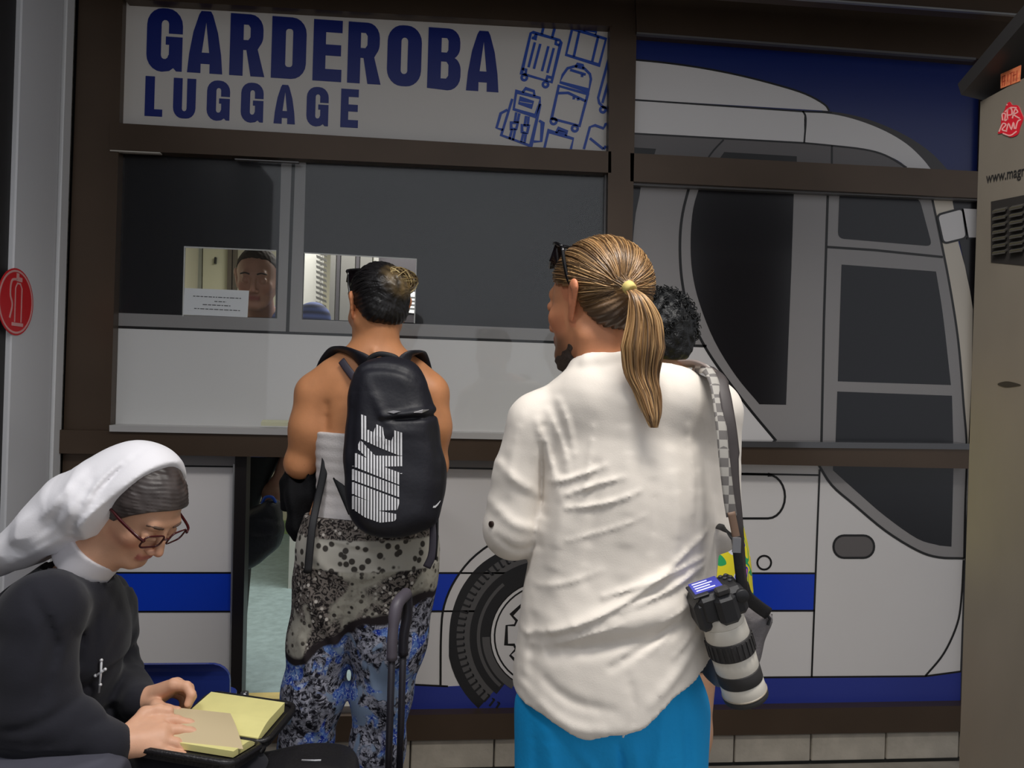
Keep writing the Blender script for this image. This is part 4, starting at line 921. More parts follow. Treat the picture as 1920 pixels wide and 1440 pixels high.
beard = vol_obj('beard', v, mat('beard_hair', (58, 46, 38), .6, 0, .3, 200, .4, 400), man)
strands('beard_strands', paths, radii, M_hair, beard, tones, 3); bpy.data.objects['beard_strands']['kind'] = 'stuff'
# ---------------- sunglasses pushed up on his head
M_gf = mat('glossy_black_plastic', (14, 13, 14), .18)
sg = empty('sunglasses', tuple(H.w(0, .05, .1)), 'black sunglasses pushed up on the blond ponytailed head', 'sunglasses')
fr = [H.w(x, y, z) for x, y, z in ((-.084, .010, .100), (-.078, .033, .112), (-.055, .054, .116), (0, .066, .121), (.055, .054, .116), (.078, .033, .112), (.084, .010, .100))]
MB().tube(crom(fr, 4), .0036, 8).build('frame', M_gf, sg, True)
for q in (-1, 1):
    MB().tube(crom([H.w(.084 * q, .010, .100), H.w(.087 * q, .002, .066), H.w(.085 * q, -.006, .034), H.w(.083 * q, -.018, .010)], 4), [.0040] * 9 + [.003] * 4, 8).build('temple', M_gf, sg, True)
    mb = MB(); base = [(.014, .076), (.074, .046), (.076, .050), (.060, .072), (.022, .086)]
    pp = [H.w(q * x, y, z) for x, y, z in ((.014, .066, .119), (.045, .060, .116), (.074, .034, .110), (.074, .050, .080), (.048, .078, .074), (.016, .082, .082))]
    n_ = len(pp); off = H.R @ np.array([0, .004, .002]); mb.add(pp + [p + off for p in pp], [tuple(range(n_)), tuple(range(2 * n_ - 1, n_ - 1, -1))] + [(i, i + n_, (i + 1) % n_ + n_, (i + 1) % n_) for i in range(n_)]); mb.build('lens', mat('dark_lens', (26, 20, 24), .08), sg)

# ================================================================ person: woman with the backpack
DWN = 2.15
w_ = lambda px, py, dd=0.0: W(px, py, DWN + dd)
wom = empty('person', tuple(zed(w_(660, 1400), 0)), 'standing person with bare shoulders and patterned trousers at the counter window', 'person')
HW = Head(w_(708, 577, .01), (-math.sin(math.radians(26)), math.cos(math.radians(26)), -.12), (0, 0, 1), 1.0)
LS, LE, LH = w_(592, 738), w_(563, 868, .02), w_(648, 822, .30); RS, RE, RH = w_(804, 738), w_(812, 872, .03), w_(752, 828, .30)
NW = np.array([-.05, 1, 0])
v = Vol((w_(500, 700)[0] - .02, w_(700, 700)[1] - .28, .0), (w_(870, 700)[0] + .02, w_(700, 700)[1] + .46, w_(700, 480)[2] + .03), .0048)
HW.build(v)
v.cone(HW.w(0, -.03, -.04), w_(702, 680), .050, .054, .03)
v.chain([(w_(700, 745), .140), (w_(697, 830), .128), (w_(692, 925), .112), (w_(688, 1000), .150), (w_(688, 1075), .155)], .06, flat=(NW, .62))
v.cone(w_(702, 700), LS, .050, .048, .05); v.cone(w_(704, 700), RS, .050, .048, .05); v.cone(w_(700, 672), w_(628, 706), .046, .046, .04); v.cone(w_(704, 672), w_(772, 706), .046, .046, .04)
v.chain([(LS, .047), (w_(580, 800), .0465), (LE, .041)], .045); v.chain([(LE, .042), (LE + (LH - LE) * .35, .041), (LH, .025)], .012)
v.chain([(RS, .046), (w_(811, 800), .0445), (RE, .040)], .045); v.chain([(RE, .041), (RE + (RH - RE) * .35, .039), (RH, .025)], .012)
for Hd, E_ in ((LH, LE), (RH, RE)):
    d = nrm((Hd - E_) * np.array([1, 1, .1])); sd = nrm(np.cross(d, UP))
    for k in range(4): o = sd * (.026 - .0175 * k); v.chain([(Hd + o * .6, .013), (Hd + d * .065 + o, .0095), (Hd + d * .115 + o - UP * .012, .0075)], .004)
    v.chain([(Hd, .014), (Hd + d * .04 - UP * .01 + sd * (.04 if Hd is RH else -.04), .0095)], .005)
for px in (614, 736):
    hp = w_(px, 1090); x, y = hp[0], hp[1]; ax_ = w_(568 if px < 650 else 703, 1500)[0]
    v.chain([(hp, .078), ((x * .4 + ax_ * .6, y + .01, .47), .050), ((x * .1 + ax_ * .9, y - .008, .33), .046), ((ax_, y, .08), .033)], .03); v.chain([((ax_, y - .02, .045), .032), ((ax_, y + .09, .04), .032), ((ax_, y + .16, .03), .024)], .02)
sp = [(w_(p, q_), r) for p, q_, r in ()]
ridges(v, [([(700, 668), (702, 800)], .008, -.004), ([(610, 760), (612, 830)], .012, -.006), ([(640, 745), (650, 800), (645, 850)], .025, .005), ([(700, 655), (702, 668)], .008, .006)], DWN - .09)
vol_obj('body', v, skin_mat('woman'), wom, skin_col((206, 142, 98), HW, (170, 92, 80), (206, 128, 96)))
# top
M_top = mat('white_jersey', (222, 216, 214), .75, 0, .03, 6, .15, 200)
v = Vol((w_(560, 800)[0], w_(700, 700)[1] - .2, w_(600, 1010)[2]), (w_(850, 800)[0], w_(700, 700)[1] + .2, w_(600, 790)[2]), .0042)
v.chain([(w_(700, 745), .147), (w_(697, 830), .136), (w_(692, 925), .124), (w_(686, 1000), .176)], .06, flat=(NW, .70))
v.whole(lambda d, X, Y, Z: np.maximum(d, Z - w_(660, 809)[2] + 0 * X * Y)); v.whole(lambda d, X, Y, Z: np.maximum(d, w_(660, 1000)[2] - Z + 0 * X * Y) + .0008 * np.sin(Z * 210 + 9 * X))
vol_obj('strapless_top', v, M_top, wom)
# trousers with their printed pattern
def pants_mat():
    m = bpy.data.materials.new('printed_cotton'); m.use_nodes = True; nt = m.node_tree; b = nt.nodes['Principled BSDF']; N = nt.nodes.new; Lk = nt.links.new
    b.inputs['Roughness'].default_value = .8; b.inputs['Specular IOR Level'].default_value = .2
    tc = N('ShaderNodeTexCoord'); P_ = tc.outputs['Object']
    def noise(sc_, det=3, rg=.5, dist=0.0):
        n = N('ShaderNodeTexNoise'); n.inputs['Scale'].default_value = sc_; n.inputs['Detail'].default_value = det; n.inputs['Roughness'].default_value = rg; n.inputs['Distortion'].default_value = dist; Lk(P_, n.inputs['Vector']); return n.outputs['Fac']
    def rng(x, a, b_, c=0.0, d=1.0):
        r = N('ShaderNodeMapRange'); r.inputs['From Min'].default_value = a; r.inputs['From Max'].default_value = b_; r.inputs['To Min'].default_value = c; r.inputs['To Max'].default_value = d; Lk(x, r.inputs['Value']); return r.outputs[0]
    def mixc(f, a, b_):
        x = N('ShaderNodeMix'); x.data_type = 'RGBA'
        if hasattr(f, 'links'): Lk(f, x.inputs[0])
        else: x.inputs[0].default_value = f
        for i, c in ((6, a), (7, b_)):
            if isinstance(c, tuple): x.inputs[i].default_value = (*lin(c), 1)
            else: Lk(c, x.inputs[i])
        return x.outputs[2]
    def math_(op, a, b_=0.0):
        q_ = N('ShaderNodeMath'); q_.operation = op
        for i, c in ((0, a), (1, b_)):
            if isinstance(c, (int, float)): q_.inputs[i].default_value = c
            else: Lk(c, q_.inputs[i])
        return q_.outputs[0]
    sep = N('ShaderNodeSeparateXYZ'); Lk(P_, sep.inputs[0]); z = sep.outputs['Z']; x = sep.outputs['X']
    def voro(sc_, feat='F1'):
        q_ = N('ShaderNodeTexVoronoi'); q_.feature = feat; q_.inputs['Scale'].default_value = sc_; Lk(P_, q_.inputs['Vector']); return q_.outputs['Distance']
    swirl = rng(noise(26, 4, .55, 2.2), .47, .53); swirl2 = rng(noise(44, 3, .5, 3.0), .46, .54)
    dots = rng(voro(50), .34, .24)
    hip = mixc(dots, (168, 164, 152), (62, 58, 54)); hip = mixc(rng(noise(60, 3), .5, .6, 0, .35), hip, (120, 114, 104))
    dark = mixc(swirl2, (40, 36, 36), (126, 118, 112)); dark = mixc(rng(voro(52), .28, .2), dark, (196, 190, 182))
    region = rng(noise(5.5, 2, .5, .6), .45, .48)
    up = mixc(region, hip, dark)
    band = math_('MULTIPLY', rng(z, .935, .945), rng(z, 1.005, .995)); bandc = mixc(rng(voro(42), .40, .30), (188, 184, 174), (70, 66, 62))
    up = mixc(rng(z, .905, .91), up, bandc) ; up = mixc(rng(z, .985, .99), up, dark)
    lw1 = mixc(swirl, (30, 29, 38), (168, 168, 182)); lw1 = mixc(swirl2, lw1, mixc(rng(noise(60, 3), .4, .6), (26, 25, 34), (150, 152, 166)))
    blue = mixc(rng(noise(34, 4, .65, 2.0), .40, .60), (26, 52, 160), (116, 150, 206)); blue = mixc(rng(noise(70, 3, .5, 2.0), .56, .62), blue, (190, 202, 222))
    lw = mixc(rng(noise(10, 2, .5, .8), .49, .53), lw1, blue); lw = mixc(rng(noise(14, 2, .5, 1.0), .60, .64), lw, (128, 146, 172))
    zz = math_('ADD', z, math_('MULTIPLY', math_('SUBTRACT', noise(6, 2), .5), .16)); zz = math_('SUBTRACT', zz, math_('MULTIPLY', math_('SUBTRACT', x, float(w_(545, 1240)[0])), .48))
    fin = mixc(rng(zz, .655, .645), up, lw); edge_ = math_('MULTIPLY', rng(zz, .64, .648), rng(zz, .675, .665)); fin = mixc(edge_, fin, (44, 38, 40))
    Lk(fin, b.inputs['Base Color']); return m
v = Vol((w_(520, 1100)[0] - .02, w_(700, 1100)[1] - .26, .03), (w_(840, 1100)[0] + .03, w_(700, 1100)[1] + .24, w_(690, 940)[2]), .005)
v.chain([(w_(694, 950), .165), (w_(690, 1030), .182), (w_(690, 1100), .170)], .05, flat=(NW, .70))
v.chain([(w_(622, 1100), .106), (w_(603, 1200), .086), (w_(588, 1300), .080), (w_(572, 1400), .068), (w_(566, 1520), .058), (zed(w_(566, 1500), .06), .052)], .04)
v.chain([(w_(742, 1090), .108), (w_(730, 1200), .098), (w_(718, 1300), .076), (w_(709, 1400), .070), (w_(704, 1520), .058), (zed(w_(704, 1500), .06), .052)], .04)
v.whole(lambda d, X, Y, Z: np.maximum(np.maximum(d, Z - w_(690, 962)[2] + 0 * X * Y), .07 - Z + 0 * X * Y))
ridges(v, [([(655, 1120), (652, 1180), (640, 1300)], .012, -.010), ([(590, 1040), (640, 1075), (720, 1070), (800, 1040)], .012, .006), ([(575, 1100), (620, 1190), (640, 1250)], .014, .009), ([(800, 1100), (750, 1180), (690, 1230)], .014, .009), ([(560, 1200), (590, 1290), (610, 1340)], .012, .008), ([(680, 1250), (710, 1320), (740, 1350)], .012, .007), ([(560, 1330), (600, 1390), (610, 1420)], .010, .006), ([(590, 1000), (690, 1022), (740, 1018), (815, 985)], .005, .005), ([(590, 1008), (690, 1032), (740, 1028), (815, 995)], .004, -.004)], DWN - .1)
v.whole(lambda d, X, Y, Z: d + .003 * nz(X, Y, Z, 7, 2))
trou = vol_obj('trousers', v, pants_mat(), wom)
M_strap = mat('black_webbing', (22, 22, 26), .6, 0, .1, 60, .1, 400)
for px in (566, 704):
    p = w_(px, 1500); MB().tube([(p[0], p[1] - .06, .03), (p[0], p[1] + .05, .035), (p[0], p[1] + .18, .022)], [.03, .042, .03], 10, flat=((0, 0, 1), .7)).build('shoe', mat('black_shoe', (24, 22, 24), .6), wom, True)
# dark hair pinned up, blond bun
v = Vol(HW.o - .15, HW.o + np.array([.15, .15, .17]), .0033)
v.ell(HW.w(0, -.012, .034), (.081, .104, .092), HW.R); v.ell(HW.w(0, -.055, -.018), (.064, .05, .05), HW.R, .02)
v.ell(HW.w(.01, -.085, .045), (.05, .04, .04), HW.R, .02)
def wcut(d, X, Y, Z):
    x, y, z = HW.loc(X, Y, Z); hl = np.interp(y.ravel(), [-.14, -.09, -.05, -.025, -.005, .02, .045, .085, .2], [-.066, -.066, -.05, -.02, .02, .03, .04, .066, .066]).reshape(y.shape)
    return np.maximum(d + .0018 * nz(X, Y, Z, 40, 6) + .0015 * np.sin(np.arctan2(x, z - .03) * 40), (hl - z) * .7 + .003 * nz(X, Y, Z, 60, 2))
v.whole(wcut)
BL = [np.array(lin(c)) for c in ((186, 162, 110), (150, 124, 80), (120, 98, 66), (206, 186, 136))]; BK = np.array(lin((20, 18, 19)))
def wcol(V_):
    x, y, z = HW.loc(V_[:, 0], V_[:, 1], V_[:, 2]); d_ = np.sqrt((x - .030) ** 2 + (y + .105) ** 2 + ((z - .06) * 1.2) ** 2); m = (sstep(.075, .03, d_) * (.5 + .5 * nz(V_[:, 0], V_[:, 1], V_[:, 2], 30, 9)))[:, None]
    return BK * (1 - m) + BL[1] * m
whair = vol_obj('hair', v, mat('dark_hair', (20, 18, 18), .42, attr='tone'), wom, wcol)
r_ = random.Random(9); paths, radii, tones = [], [], []
bc = np.array([.026, -.112, .062])
for i in range(170):
    q0 = np.array([r_.gauss(0, 1), r_.gauss(0, 1), r_.gauss(0, 1)]); q0 /= np.linalg.norm(q0); q1 = np.cross(q0, nrm((r_.gauss(0, 1), r_.gauss(0, 1), r_.gauss(0, 1)))); q1 /= np.linalg.norm(q1); ln = r_.uniform(.8, 2.2); s_ = r_.uniform(.8, 1.12); pts = []
    for k in range(8):
        a = ln * k / 7; dd = (q0 * math.cos(a) + q1 * math.sin(a)) * np.array([.050, .030, .036]) * s_; pts.append(HW.w(*(bc + np.array([.0, .022, -.004]) + dd)))
    paths.append(pts); radii.append(r_.uniform(.0011, .0022)); tones.append(r_.choice(BL) * r_.uniform(.35, 1.1))
for i in range(150):
    d0 = nrm((r_.gauss(0, 1), r_.gauss(-.6, .8), r_.gauss(.1, .8))); p0 = np.array([0, -.012, .034]) + d0 * np.array([.083, .106, .094])
    if p0[2] < hairline(p0[1]) + .0: continue
    e = nrm(bc - np.array([0, -.012, .034])); om = math.acos(max(-1, min(1, float(d0 @ e))))
    if om < .3: continue
    pts = [HW.rad(*nrm((math.sin((1 - k / 7) * om) * d0 + math.sin(k / 7 * om) * e) / math.sin(om)), off=.007 + r_.uniform(0, .001)) for k in range(8)]
    paths.append(pts); radii.append(r_.uniform(.0008, .0014)); tones.append(BK * r_.uniform(.8, 2.6))
strands('hair_strands', paths, radii, mat('dark_hair', (20, 18, 18)), whair, tones, 4); bpy.data.objects['hair_strands.001']['kind'] = 'stuff'
sg = empty('sunglasses', tuple(HW.w(0, .05, .1)), 'black sunglasses on top of the dark pinned-up hair', 'sunglasses')
MB().tube(crom([HW.w(x, y, z) for x, y, z in ((-.080, .012, .092), (-.074, .038, .106), (-.05, .056, .116), (0, .066, .124), (.05, .056, .116), (.074, .038, .106), (.080, .012, .092))], 4), .0035, 8).build('frame', M_gf, sg, True)
for q in (-1, 1):
    MB().tube(crom([HW.w(.080 * q, .012, .092), HW.w(.084 * q, .0, .06), HW.w(.083 * q, -.012, .02)], 5), .0032, 8).build('temple', M_gf, sg, True)
    MB().lathe(HW.w(q * .0815, .010, .090), HW.R @ np.array([q, 0, 0]), [(0, .001), (0, .004), (.0015, .004)], 10).build('hinge', mat('bright_metal', (230, 228, 220), .2, .9), sg)
    pp = [HW.w(q * x, y, z) for x, y, z in ((.012, .066, .122), (.045, .058, .117), (.07, .04, .106), (.070, .055, .078), (.045, .080, .076), (.014, .086, .084))]
    mb = MB(); n_ = len(pp); off = HW.R @ np.array([0, .003, .002]); mb.add(pp + [p + off for p in pp], [tuple(range(n_)), tuple(range(2 * n_ - 1, n_ - 1, -1))] + [(i, i + n_, (i + 1) % n_ + n_, (i + 1) % n_) for i in range(n_)]); mb.build('lens', mat('dark_lens', (26, 20, 24), .08), sg)
# ---------------------------------------------------------------- hitting a built surface along a sight line
from mathutils.bvhtree import BVHTree
_bv = {}
def hit(o, px, py, lift=.002):
    if o.name not in _bv:
        me = o.data; n = len(me.vertices); co = np.empty(n * 3, np.float32); me.vertices.foreach_get('co', co)
        _bv[o.name] = BVHTree.FromPolygons([tuple(c) for c in co.reshape(-1, 3)], [tuple(p.vertices) for p in me.polygons])
    r = nrm(ray(px, py)); h = _bv[o.name].ray_cast(Vector(CAM), Vector(r))
    if h[0] is None: return None
    return np.array(h[0]) + np.array(h[1]) * (lift if np.dot(h[1], r) < 0 else -lift)
def poly_sd(poly, A, B):
    n = len(poly); d = None; ins = np.zeros(np.broadcast(A, B).shape, bool)
    for i in range(n):
        a, b = poly[i], poly[(i + 1) % n]; e = seg2(A, B, a, b); d = e if d is None else np.minimum(d, e)
        c = ((a[1] <= B) & (b[1] > B)) | ((b[1] <= B) & (a[1] > B)); xx = a[0] + (B - a[1]) / ((b[1] - a[1]) if abs(b[1] - a[1]) > 1e-9 else 1e-9) * (b[0] - a[0]); ins ^= c & (A < xx)
    return np.where(ins, -d, d)
def slab(px_poly, dep, half, h=.005, rnd_=.03, taper=None, noise=.0):
    """soft body with a given outline (pixels at one depth) and its own thickness"""
    Q = [W(a, b, dep) for a, b in crom(px_poly, 4, True)]; Q2 = [(q_[0], q_[2]) for q_ in Q]; xs_ = [q_[0] for q_ in Q2]; zs_ = [q_[1] for q_ in Q2]; yc = np.mean([q_[1] for q_ in Q])
    v = Vol((min(xs_) - .03, yc - half - .05, min(zs_) - .03), (max(xs_) + .03, yc + half + .05, max(zs_) + .03), h)
    def fn(d, X, Y, Z):
        p = poly_sd(Q2, X + 0 * Z, Z + 0 * X) + rnd_
        hh = half if taper is None else taper(Z)
        q_ = np.abs(Y - yc) - hh + rnd_
        o = np.minimum(np.maximum(p, q_), 0) + np.sqrt(np.maximum(p, 0) ** 2 + np.maximum(q_, 0) ** 2) - rnd_
        return o + (noise * nz(X, Y, Z, 9, 5) if noise else 0)
    return v.whole(fn), yc
# ================================================================ backpack on the woman
M_bag = mat('black_nylon', (28, 28, 36), .5, 0, .12, 8, .08, 90, spec=.4)
bp = empty('backpack', tuple(w_(735, 850, -.18)), 'black nylon backpack with large striped white lettering on the bare-shouldered person', 'backpack')
zb0, zt0 = w_(740, 1003, -.13)[2], w_(740, 668, -.13)[2]
v, yc = slab([(712, 668), (765, 674), (795, 705), (818, 770), (832, 850), (837, 910), (826, 960), (806, 984), (757, 1002), (700, 996), (668, 975), (654, 940), (648, 880), (650, 800), (655, 745), (670, 690)], 2.0, .095, .0048, .06, lambda Z: .05 + .05 * np.clip((zt0 - Z) / (zt0 - zb0), 0, 1) ** .7, .004)
ridges(v, [([(672, 700), (690, 690), (740, 692), (785, 712)], .008, -.006), ([(712, 790), (745, 786), (800, 784), (822, 776)], .005, -.011), ([(715, 780), (760, 776), (815, 768)], .009, .010), ([(690, 720), (720, 780), (735, 800)], .012, .006), ([(668, 700), (660, 800), (658, 940)], .010, -.005), ([(800, 730), (818, 830), (822, 930)], .012, -.005), ([(690, 830), (740, 810), (790, 812)], .014, .005)], 1.92)
bag = vol_obj('bag', v, M_bag, bp)
# lettering, made of upright white stripes
ZB = lambda x, y: (640 + x / 5.536, 760 + y / 5.536)
LP = [[(210, 95), (280, 120), (262, 245), (340, 285), (358, 195), (435, 230), (432, 335), (532, 375), (543, 258), (645, 290), (640, 522), (600, 520), (400, 440), (200, 345)],
      [(200, 360), (350, 522), (600, 527), (638, 527), (625, 632), (440, 637), (622, 705), (612, 828), (125, 632), (150, 495), (268, 550), (162, 440)],
      [(124, 662), (612, 842), (605, 955), (122, 775)],
      [(122, 796), (605, 978), (590, 1086), (375, 1092), (580, 1130), (562, 1200), (400, 1216), (250, 1162), (120, 1072), (122, 938), (300, 998), (122, 918)]]
def crossings(poly, x):
    ys = []
    for (x0, y0), (x1, y1) in zip(poly, poly[1:] + poly[:1]):
        if (x0 <= x) != (x1 <= x): ys.append(y0 + (x - x0) / (x1 - x0) * (y1 - y0))
    return sorted(ys)
def surf_quad(mb, o, pts, lift=.0018, th=.0012):
    P_ = [hit(o, *p, lift=lift) for p in pts]
    if any(p is None for p in P_): return
    n = nrm(np.cross(P_[1] - P_[0], P_[2] - P_[0])); 
    if np.dot(n, CAM - P_[0]) < 0: n = -n
    k = len(P_); mb.add(P_ + [p - n * th for p in P_], [tuple(range(k)), tuple(range(2 * k - 1, k - 1, -1))] + [(i, i + k, (i + 1) % k + k, (i + 1) % k) for i in range(k)])
M_wp = mat('white_print', (226, 226, 230), .45)
for li, poly in enumerate(LP):
    mb = MB()
    for i in range(18):
        xa_ = 116 + i * 31; xb_ = xa_ + 19
        ya_, yb_ = crossings(poly, xa_ + 1), crossings(poly, xb_ - 1)
        if len(ya_) != len(yb_):
            yc_ = crossings(poly, (xa_ + xb_) / 2); ya_ = yb_ = yc_
        for j in range(0, len(ya_) - 1, 2):
            n_ = max(1, int(abs(ya_[j + 1] - ya_[j]) / 55))
            for s_ in range(n_):
                f0, f1 = s_ / n_, (s_ + 1) / n_
                surf_quad(mb, bag, [ZB(xa_, ya_[j] + (ya_[j + 1] - ya_[j]) * f0), ZB(xb_, yb_[j] + (yb_[j + 1] - yb_[j]) * f0), ZB(xb_, yb_[j] + (yb_[j + 1] - yb_[j]) * f1), ZB(xa_, ya_[j] + (ya_[j + 1] - ya_[j]) * f1)])
    mb.build('letter', M_wp, bp)
mb = MB(); sw = [(948, 1062), (972, 1062), (1002, 1030), (1026, 988), (996, 1022), (968, 1046), (958, 1040)]
for t_ in ((0, 1, 6), (1, 2, 5), (1, 5, 6), (2, 4, 5), (2, 3, 4)): surf_quad(mb, bag, [ZB(*sw[i]) for i in t_])
mb.build('emblem', M_wp, bp)
for q0 in ([(726, 774), (738, 771), (752, 773), (738, 776)], [(776, 774), (792, 770), (802, 769), (790, 774)]): mb = MB(); surf_quad(mb, bag, q0, .004); mb.build('zip', mat('grey_zip', (150, 148, 152), .4, .4), bp)
def strap(name, pts, wd, m, par, fl_n=(0, 1, 0), th=.2):
    return MB().tube(crom(pts, 5), wd, 10, flat=(fl_n, th)).build(name, m, par, True)
strap('shoulder_strap', [w_(700, 692, -.115), w_(674, 674, -.105), w_(650, 660, -.055), w_(628, 664, .02), w_(607, 705, .085), w_(606, 790, .10)], .028, M_bag, bp, (-.1, .8, .6), .2)
strap('shoulder_strap', [w_(752, 692, -.115), w_(766, 674, -.105), w_(776, 660, -.055), w_(786, 668, .02), w_(797, 712, .08), w_(800, 790, .10)], .026, M_bag, bp, (.1, .8, .6), .2)
strap('strap_edge', [w_(640, 676, -.075), w_(652, 693, -.09), w_(668, 714, -.105)], .011, mat('grey_strap', (62, 58, 70), .6), bp, (0, 1, .3), .25)
strap('carry_loop', [w_(692, 688, -.135), w_(694, 672, -.14), w_(712, 664, -.145), (w_(736, 668, -.145)), w_(746, 676, -.14), w_(744, 690, -.135)], .0075, M_strap, bp, (0, 1, 0), .5)
strap('lower_strap', [w_(660, 962, -.12), w_(640, 915, -.10), w_(622, 872, -.075), w_(608, 828, -.02), w_(604, 800, .04)], .011, M_strap, bp, (0, 1, 0), .3)
strap('strap_tail', [w_(616, 800, -.03), w_(612, 838, -.062), w_(608, 880, -.08), w_(595, 940, -.10), w_(586, 985, -.128), w_(581, 1030, -.142), w_(577, 1075, -.146)], .0105, M_strap, bp, (0, 1, 0), .25)
strap('strap_tail', [w_(812, 955, -.10), w_(813, 1000, -.135), w_(810, 1040, -.145), w_(800, 1064, -.145)], .011, mat('grey_strap', (62, 58, 70)), bp, (0, 1, 0), .25)
MB().tube([w_(821, 952, -.12), w_(820, 1010, -.14), w_(817, 1050, -.145)], .0028, 6).build('cord', M_strap, bp, True)
# black cardigan over her arm
jk = Vol(w_(505, 880, -.12) - np.array([.03, .05, .32]), w_(640, 850, .2) + np.array([.03, .1, .05]), .0048)
jk.chain([(w_(575, 872, .08), .048), (w_(562, 930, .03), .040), (w_(557, 985, .02), .026), (w_(552, 1012, .02), .010)], .03, flat=(FW, 1.3)); jk.chain([(w_(605, 845, .10), .030), (w_(592, 900, .04), .026), (w_(578, 960, .02), .018)], .03); jk.chain([(w_(545, 905, .05), .034), (w_(540, 950, .05), .018)], .02)
jk.chain([(w_(563, 868, .02), .044), (w_(606, 845, .16), .042)], .02)
jk.cone(w_(592, 738), w_(563, 868, .02), .060, .053, 0, 'sub'); jk.ell(w_(562, 868, .02), (.053, .053, .053), None, 0, 'sub')
jk.whole(lambda d, X, Y, Z: d + .005 * np.sin(X * 110 + Z * 25) + .003 * nz(X, Y, Z, 10, 4))
ca = empty('cardigan', tuple(w_(560, 930)), 'black cardigan draped over the forearm beside the low opening', 'cardigan'); vol_obj('cloth', jk, mat('black_knit', (17, 17, 20), .85, 0, .2, 20, .2, 200, spec=.2), ca)

# ================================================================ small trolley case with its pulled-out handle
DC = 1.90; k_ = lambda px, py, dd=0.0: W(px, py, DC + dd)
cs = empty('trolley_case', tuple(zed(k_(745, 1400), 0)), 'dark trolley case with its pulled-out handle, beside the patterned trousers', 'suitcase')
M_bar = mat('dark_handle_bar', (50, 48, 56), .4, .3); M_grip = mat('grey_purple_grip', (92, 86, 96), .45)
g0 = k_(738, 1200); gx = nrm(np.array([.55, .83, 0]))
b1, b2 = k_(736, 1195), k_(757, 1192, .07)
for t_, top in ((b1, 1195), (b2, 1110)): MB().tube([zed(t_, .36), zed(t_, t_[2])], .0088, 8).build('handle_bar', M_bar, cs, True)
MB().tube(crom([zed(b1, b1[2] - .055), b1, b1 * .75 + b2 * .25 + UP * .075, k_(759, 1116, .06), k_(763, 1113, .07)], 5), [.013] * 8 + [.016] * 10 + [.0155] * 3, 10).build('grip', M_grip, cs, True)
MB().tube(crom([k_(763, 1113, .07), k_(764, 1150, .075), b2, zed(b2, b2[2] - .05)], 4), .013, 8).build('grip_side', M_bar, cs, True)
cc_ = (b1 + b2) / 2; ex = nrm(zed(b2 - b1, 0)); ey = np.array([-ex[1], ex[0], 0]); hw_ = np.linalg.norm(zed(b2 - b1, 0)) / 2
MB().obox(zed(cc_, .21) + ey * .0, ex * (hw_ + .07), ey * .09, UP * .165).build('shell', mat('case_fabric', (38, 38, 44), .7, 0, .1, 20), cs)
MB().obox(zed(cc_, .20) + ey * .098, ex * (hw_ + .05), ey * .01, UP * .12).build('pocket', mat('case_pocket', (46, 46, 52), .7), cs)
for s_ in (-1, 1):
    for s2_ in (-1, 1): MB().lathe(zed(cc_, .022) + ex * (hw_ + .04) * s_ + ey * .06 * s2_ - ey * .012, ey, [(0, .018), (.004, .022), (.02, .022), (.024, .018)], 14).build('wheel', M_dark, cs, True)

# ================================================================ person behind the ponytail
DT = 2.12; t_ = lambda px, py, dd=0.0: W(px, py, DT + dd)
th = empty('person', tuple(zed(t_(1270, 1400), 0)), 'mostly hidden standing person with curly black hair and a multicoloured shirt', 'person')
HT = Head(t_(1236, 636), (-.12, 1, -.1), (0, 0, 1), .98)
v = Vol((t_(1090, 900)[0], -1.10, .0), (t_(1440, 900)[0], -.50, 1.66), .0065)
HT.build(v); v.cone(HT.w(0, -.03, -.04), t_(1262, 745), .05, .056, .03)
v.chain([(t_(1268, 800), .135), (t_(1272, 950), .125), (t_(1272, 1090), .14)], .05, flat=((0, 1, 0), .66))
LS, LE, LH = t_(1150, 800), t_(1148, 960, .03), t_(1190, 900, .25); RS, RE, RH = t_(1340, 800), t_(1335, 955, .05), t_(1300, 890, .25)
for A_, B_, C_ in ((LS, LE, LH), (RS, RE, RH)):
    v.cone(t_(1265, 765), A_, .05, .045, .04); v.chain([(A_, .044), (B_, .038)], .03); v.chain([(B_, .038), (C_, .024)], .01); d = nrm(C_ - B_)
    for k in range(4): o = np.array([0, 0, .026 - .0175 * k]); v.chain([(C_ + o * .6, .013), (C_ + d * .06 + o, .0095), (C_ + d * .11 + o - UP * .01, .0075)], .004)
    v.chain([(C_, .014), (C_ + d * .04 + UP * .04, .0095)], .004)
for px in (1225, 1296):
    hp = t_(px, 1130); x, y = hp[0], hp[1]; v.chain([(hp, .085), ((x, y, .47), .062), ((x, y - .01, .33), .054), ((x, y, .08), .035)], .03); v.chain([((x, y - .02, .045), .034), ((x, y + .17, .03), .025)], .02)
vol_obj('body', v, skin_mat('third'), th, skin_col((206, 160, 130), HT, (160, 90, 80)))
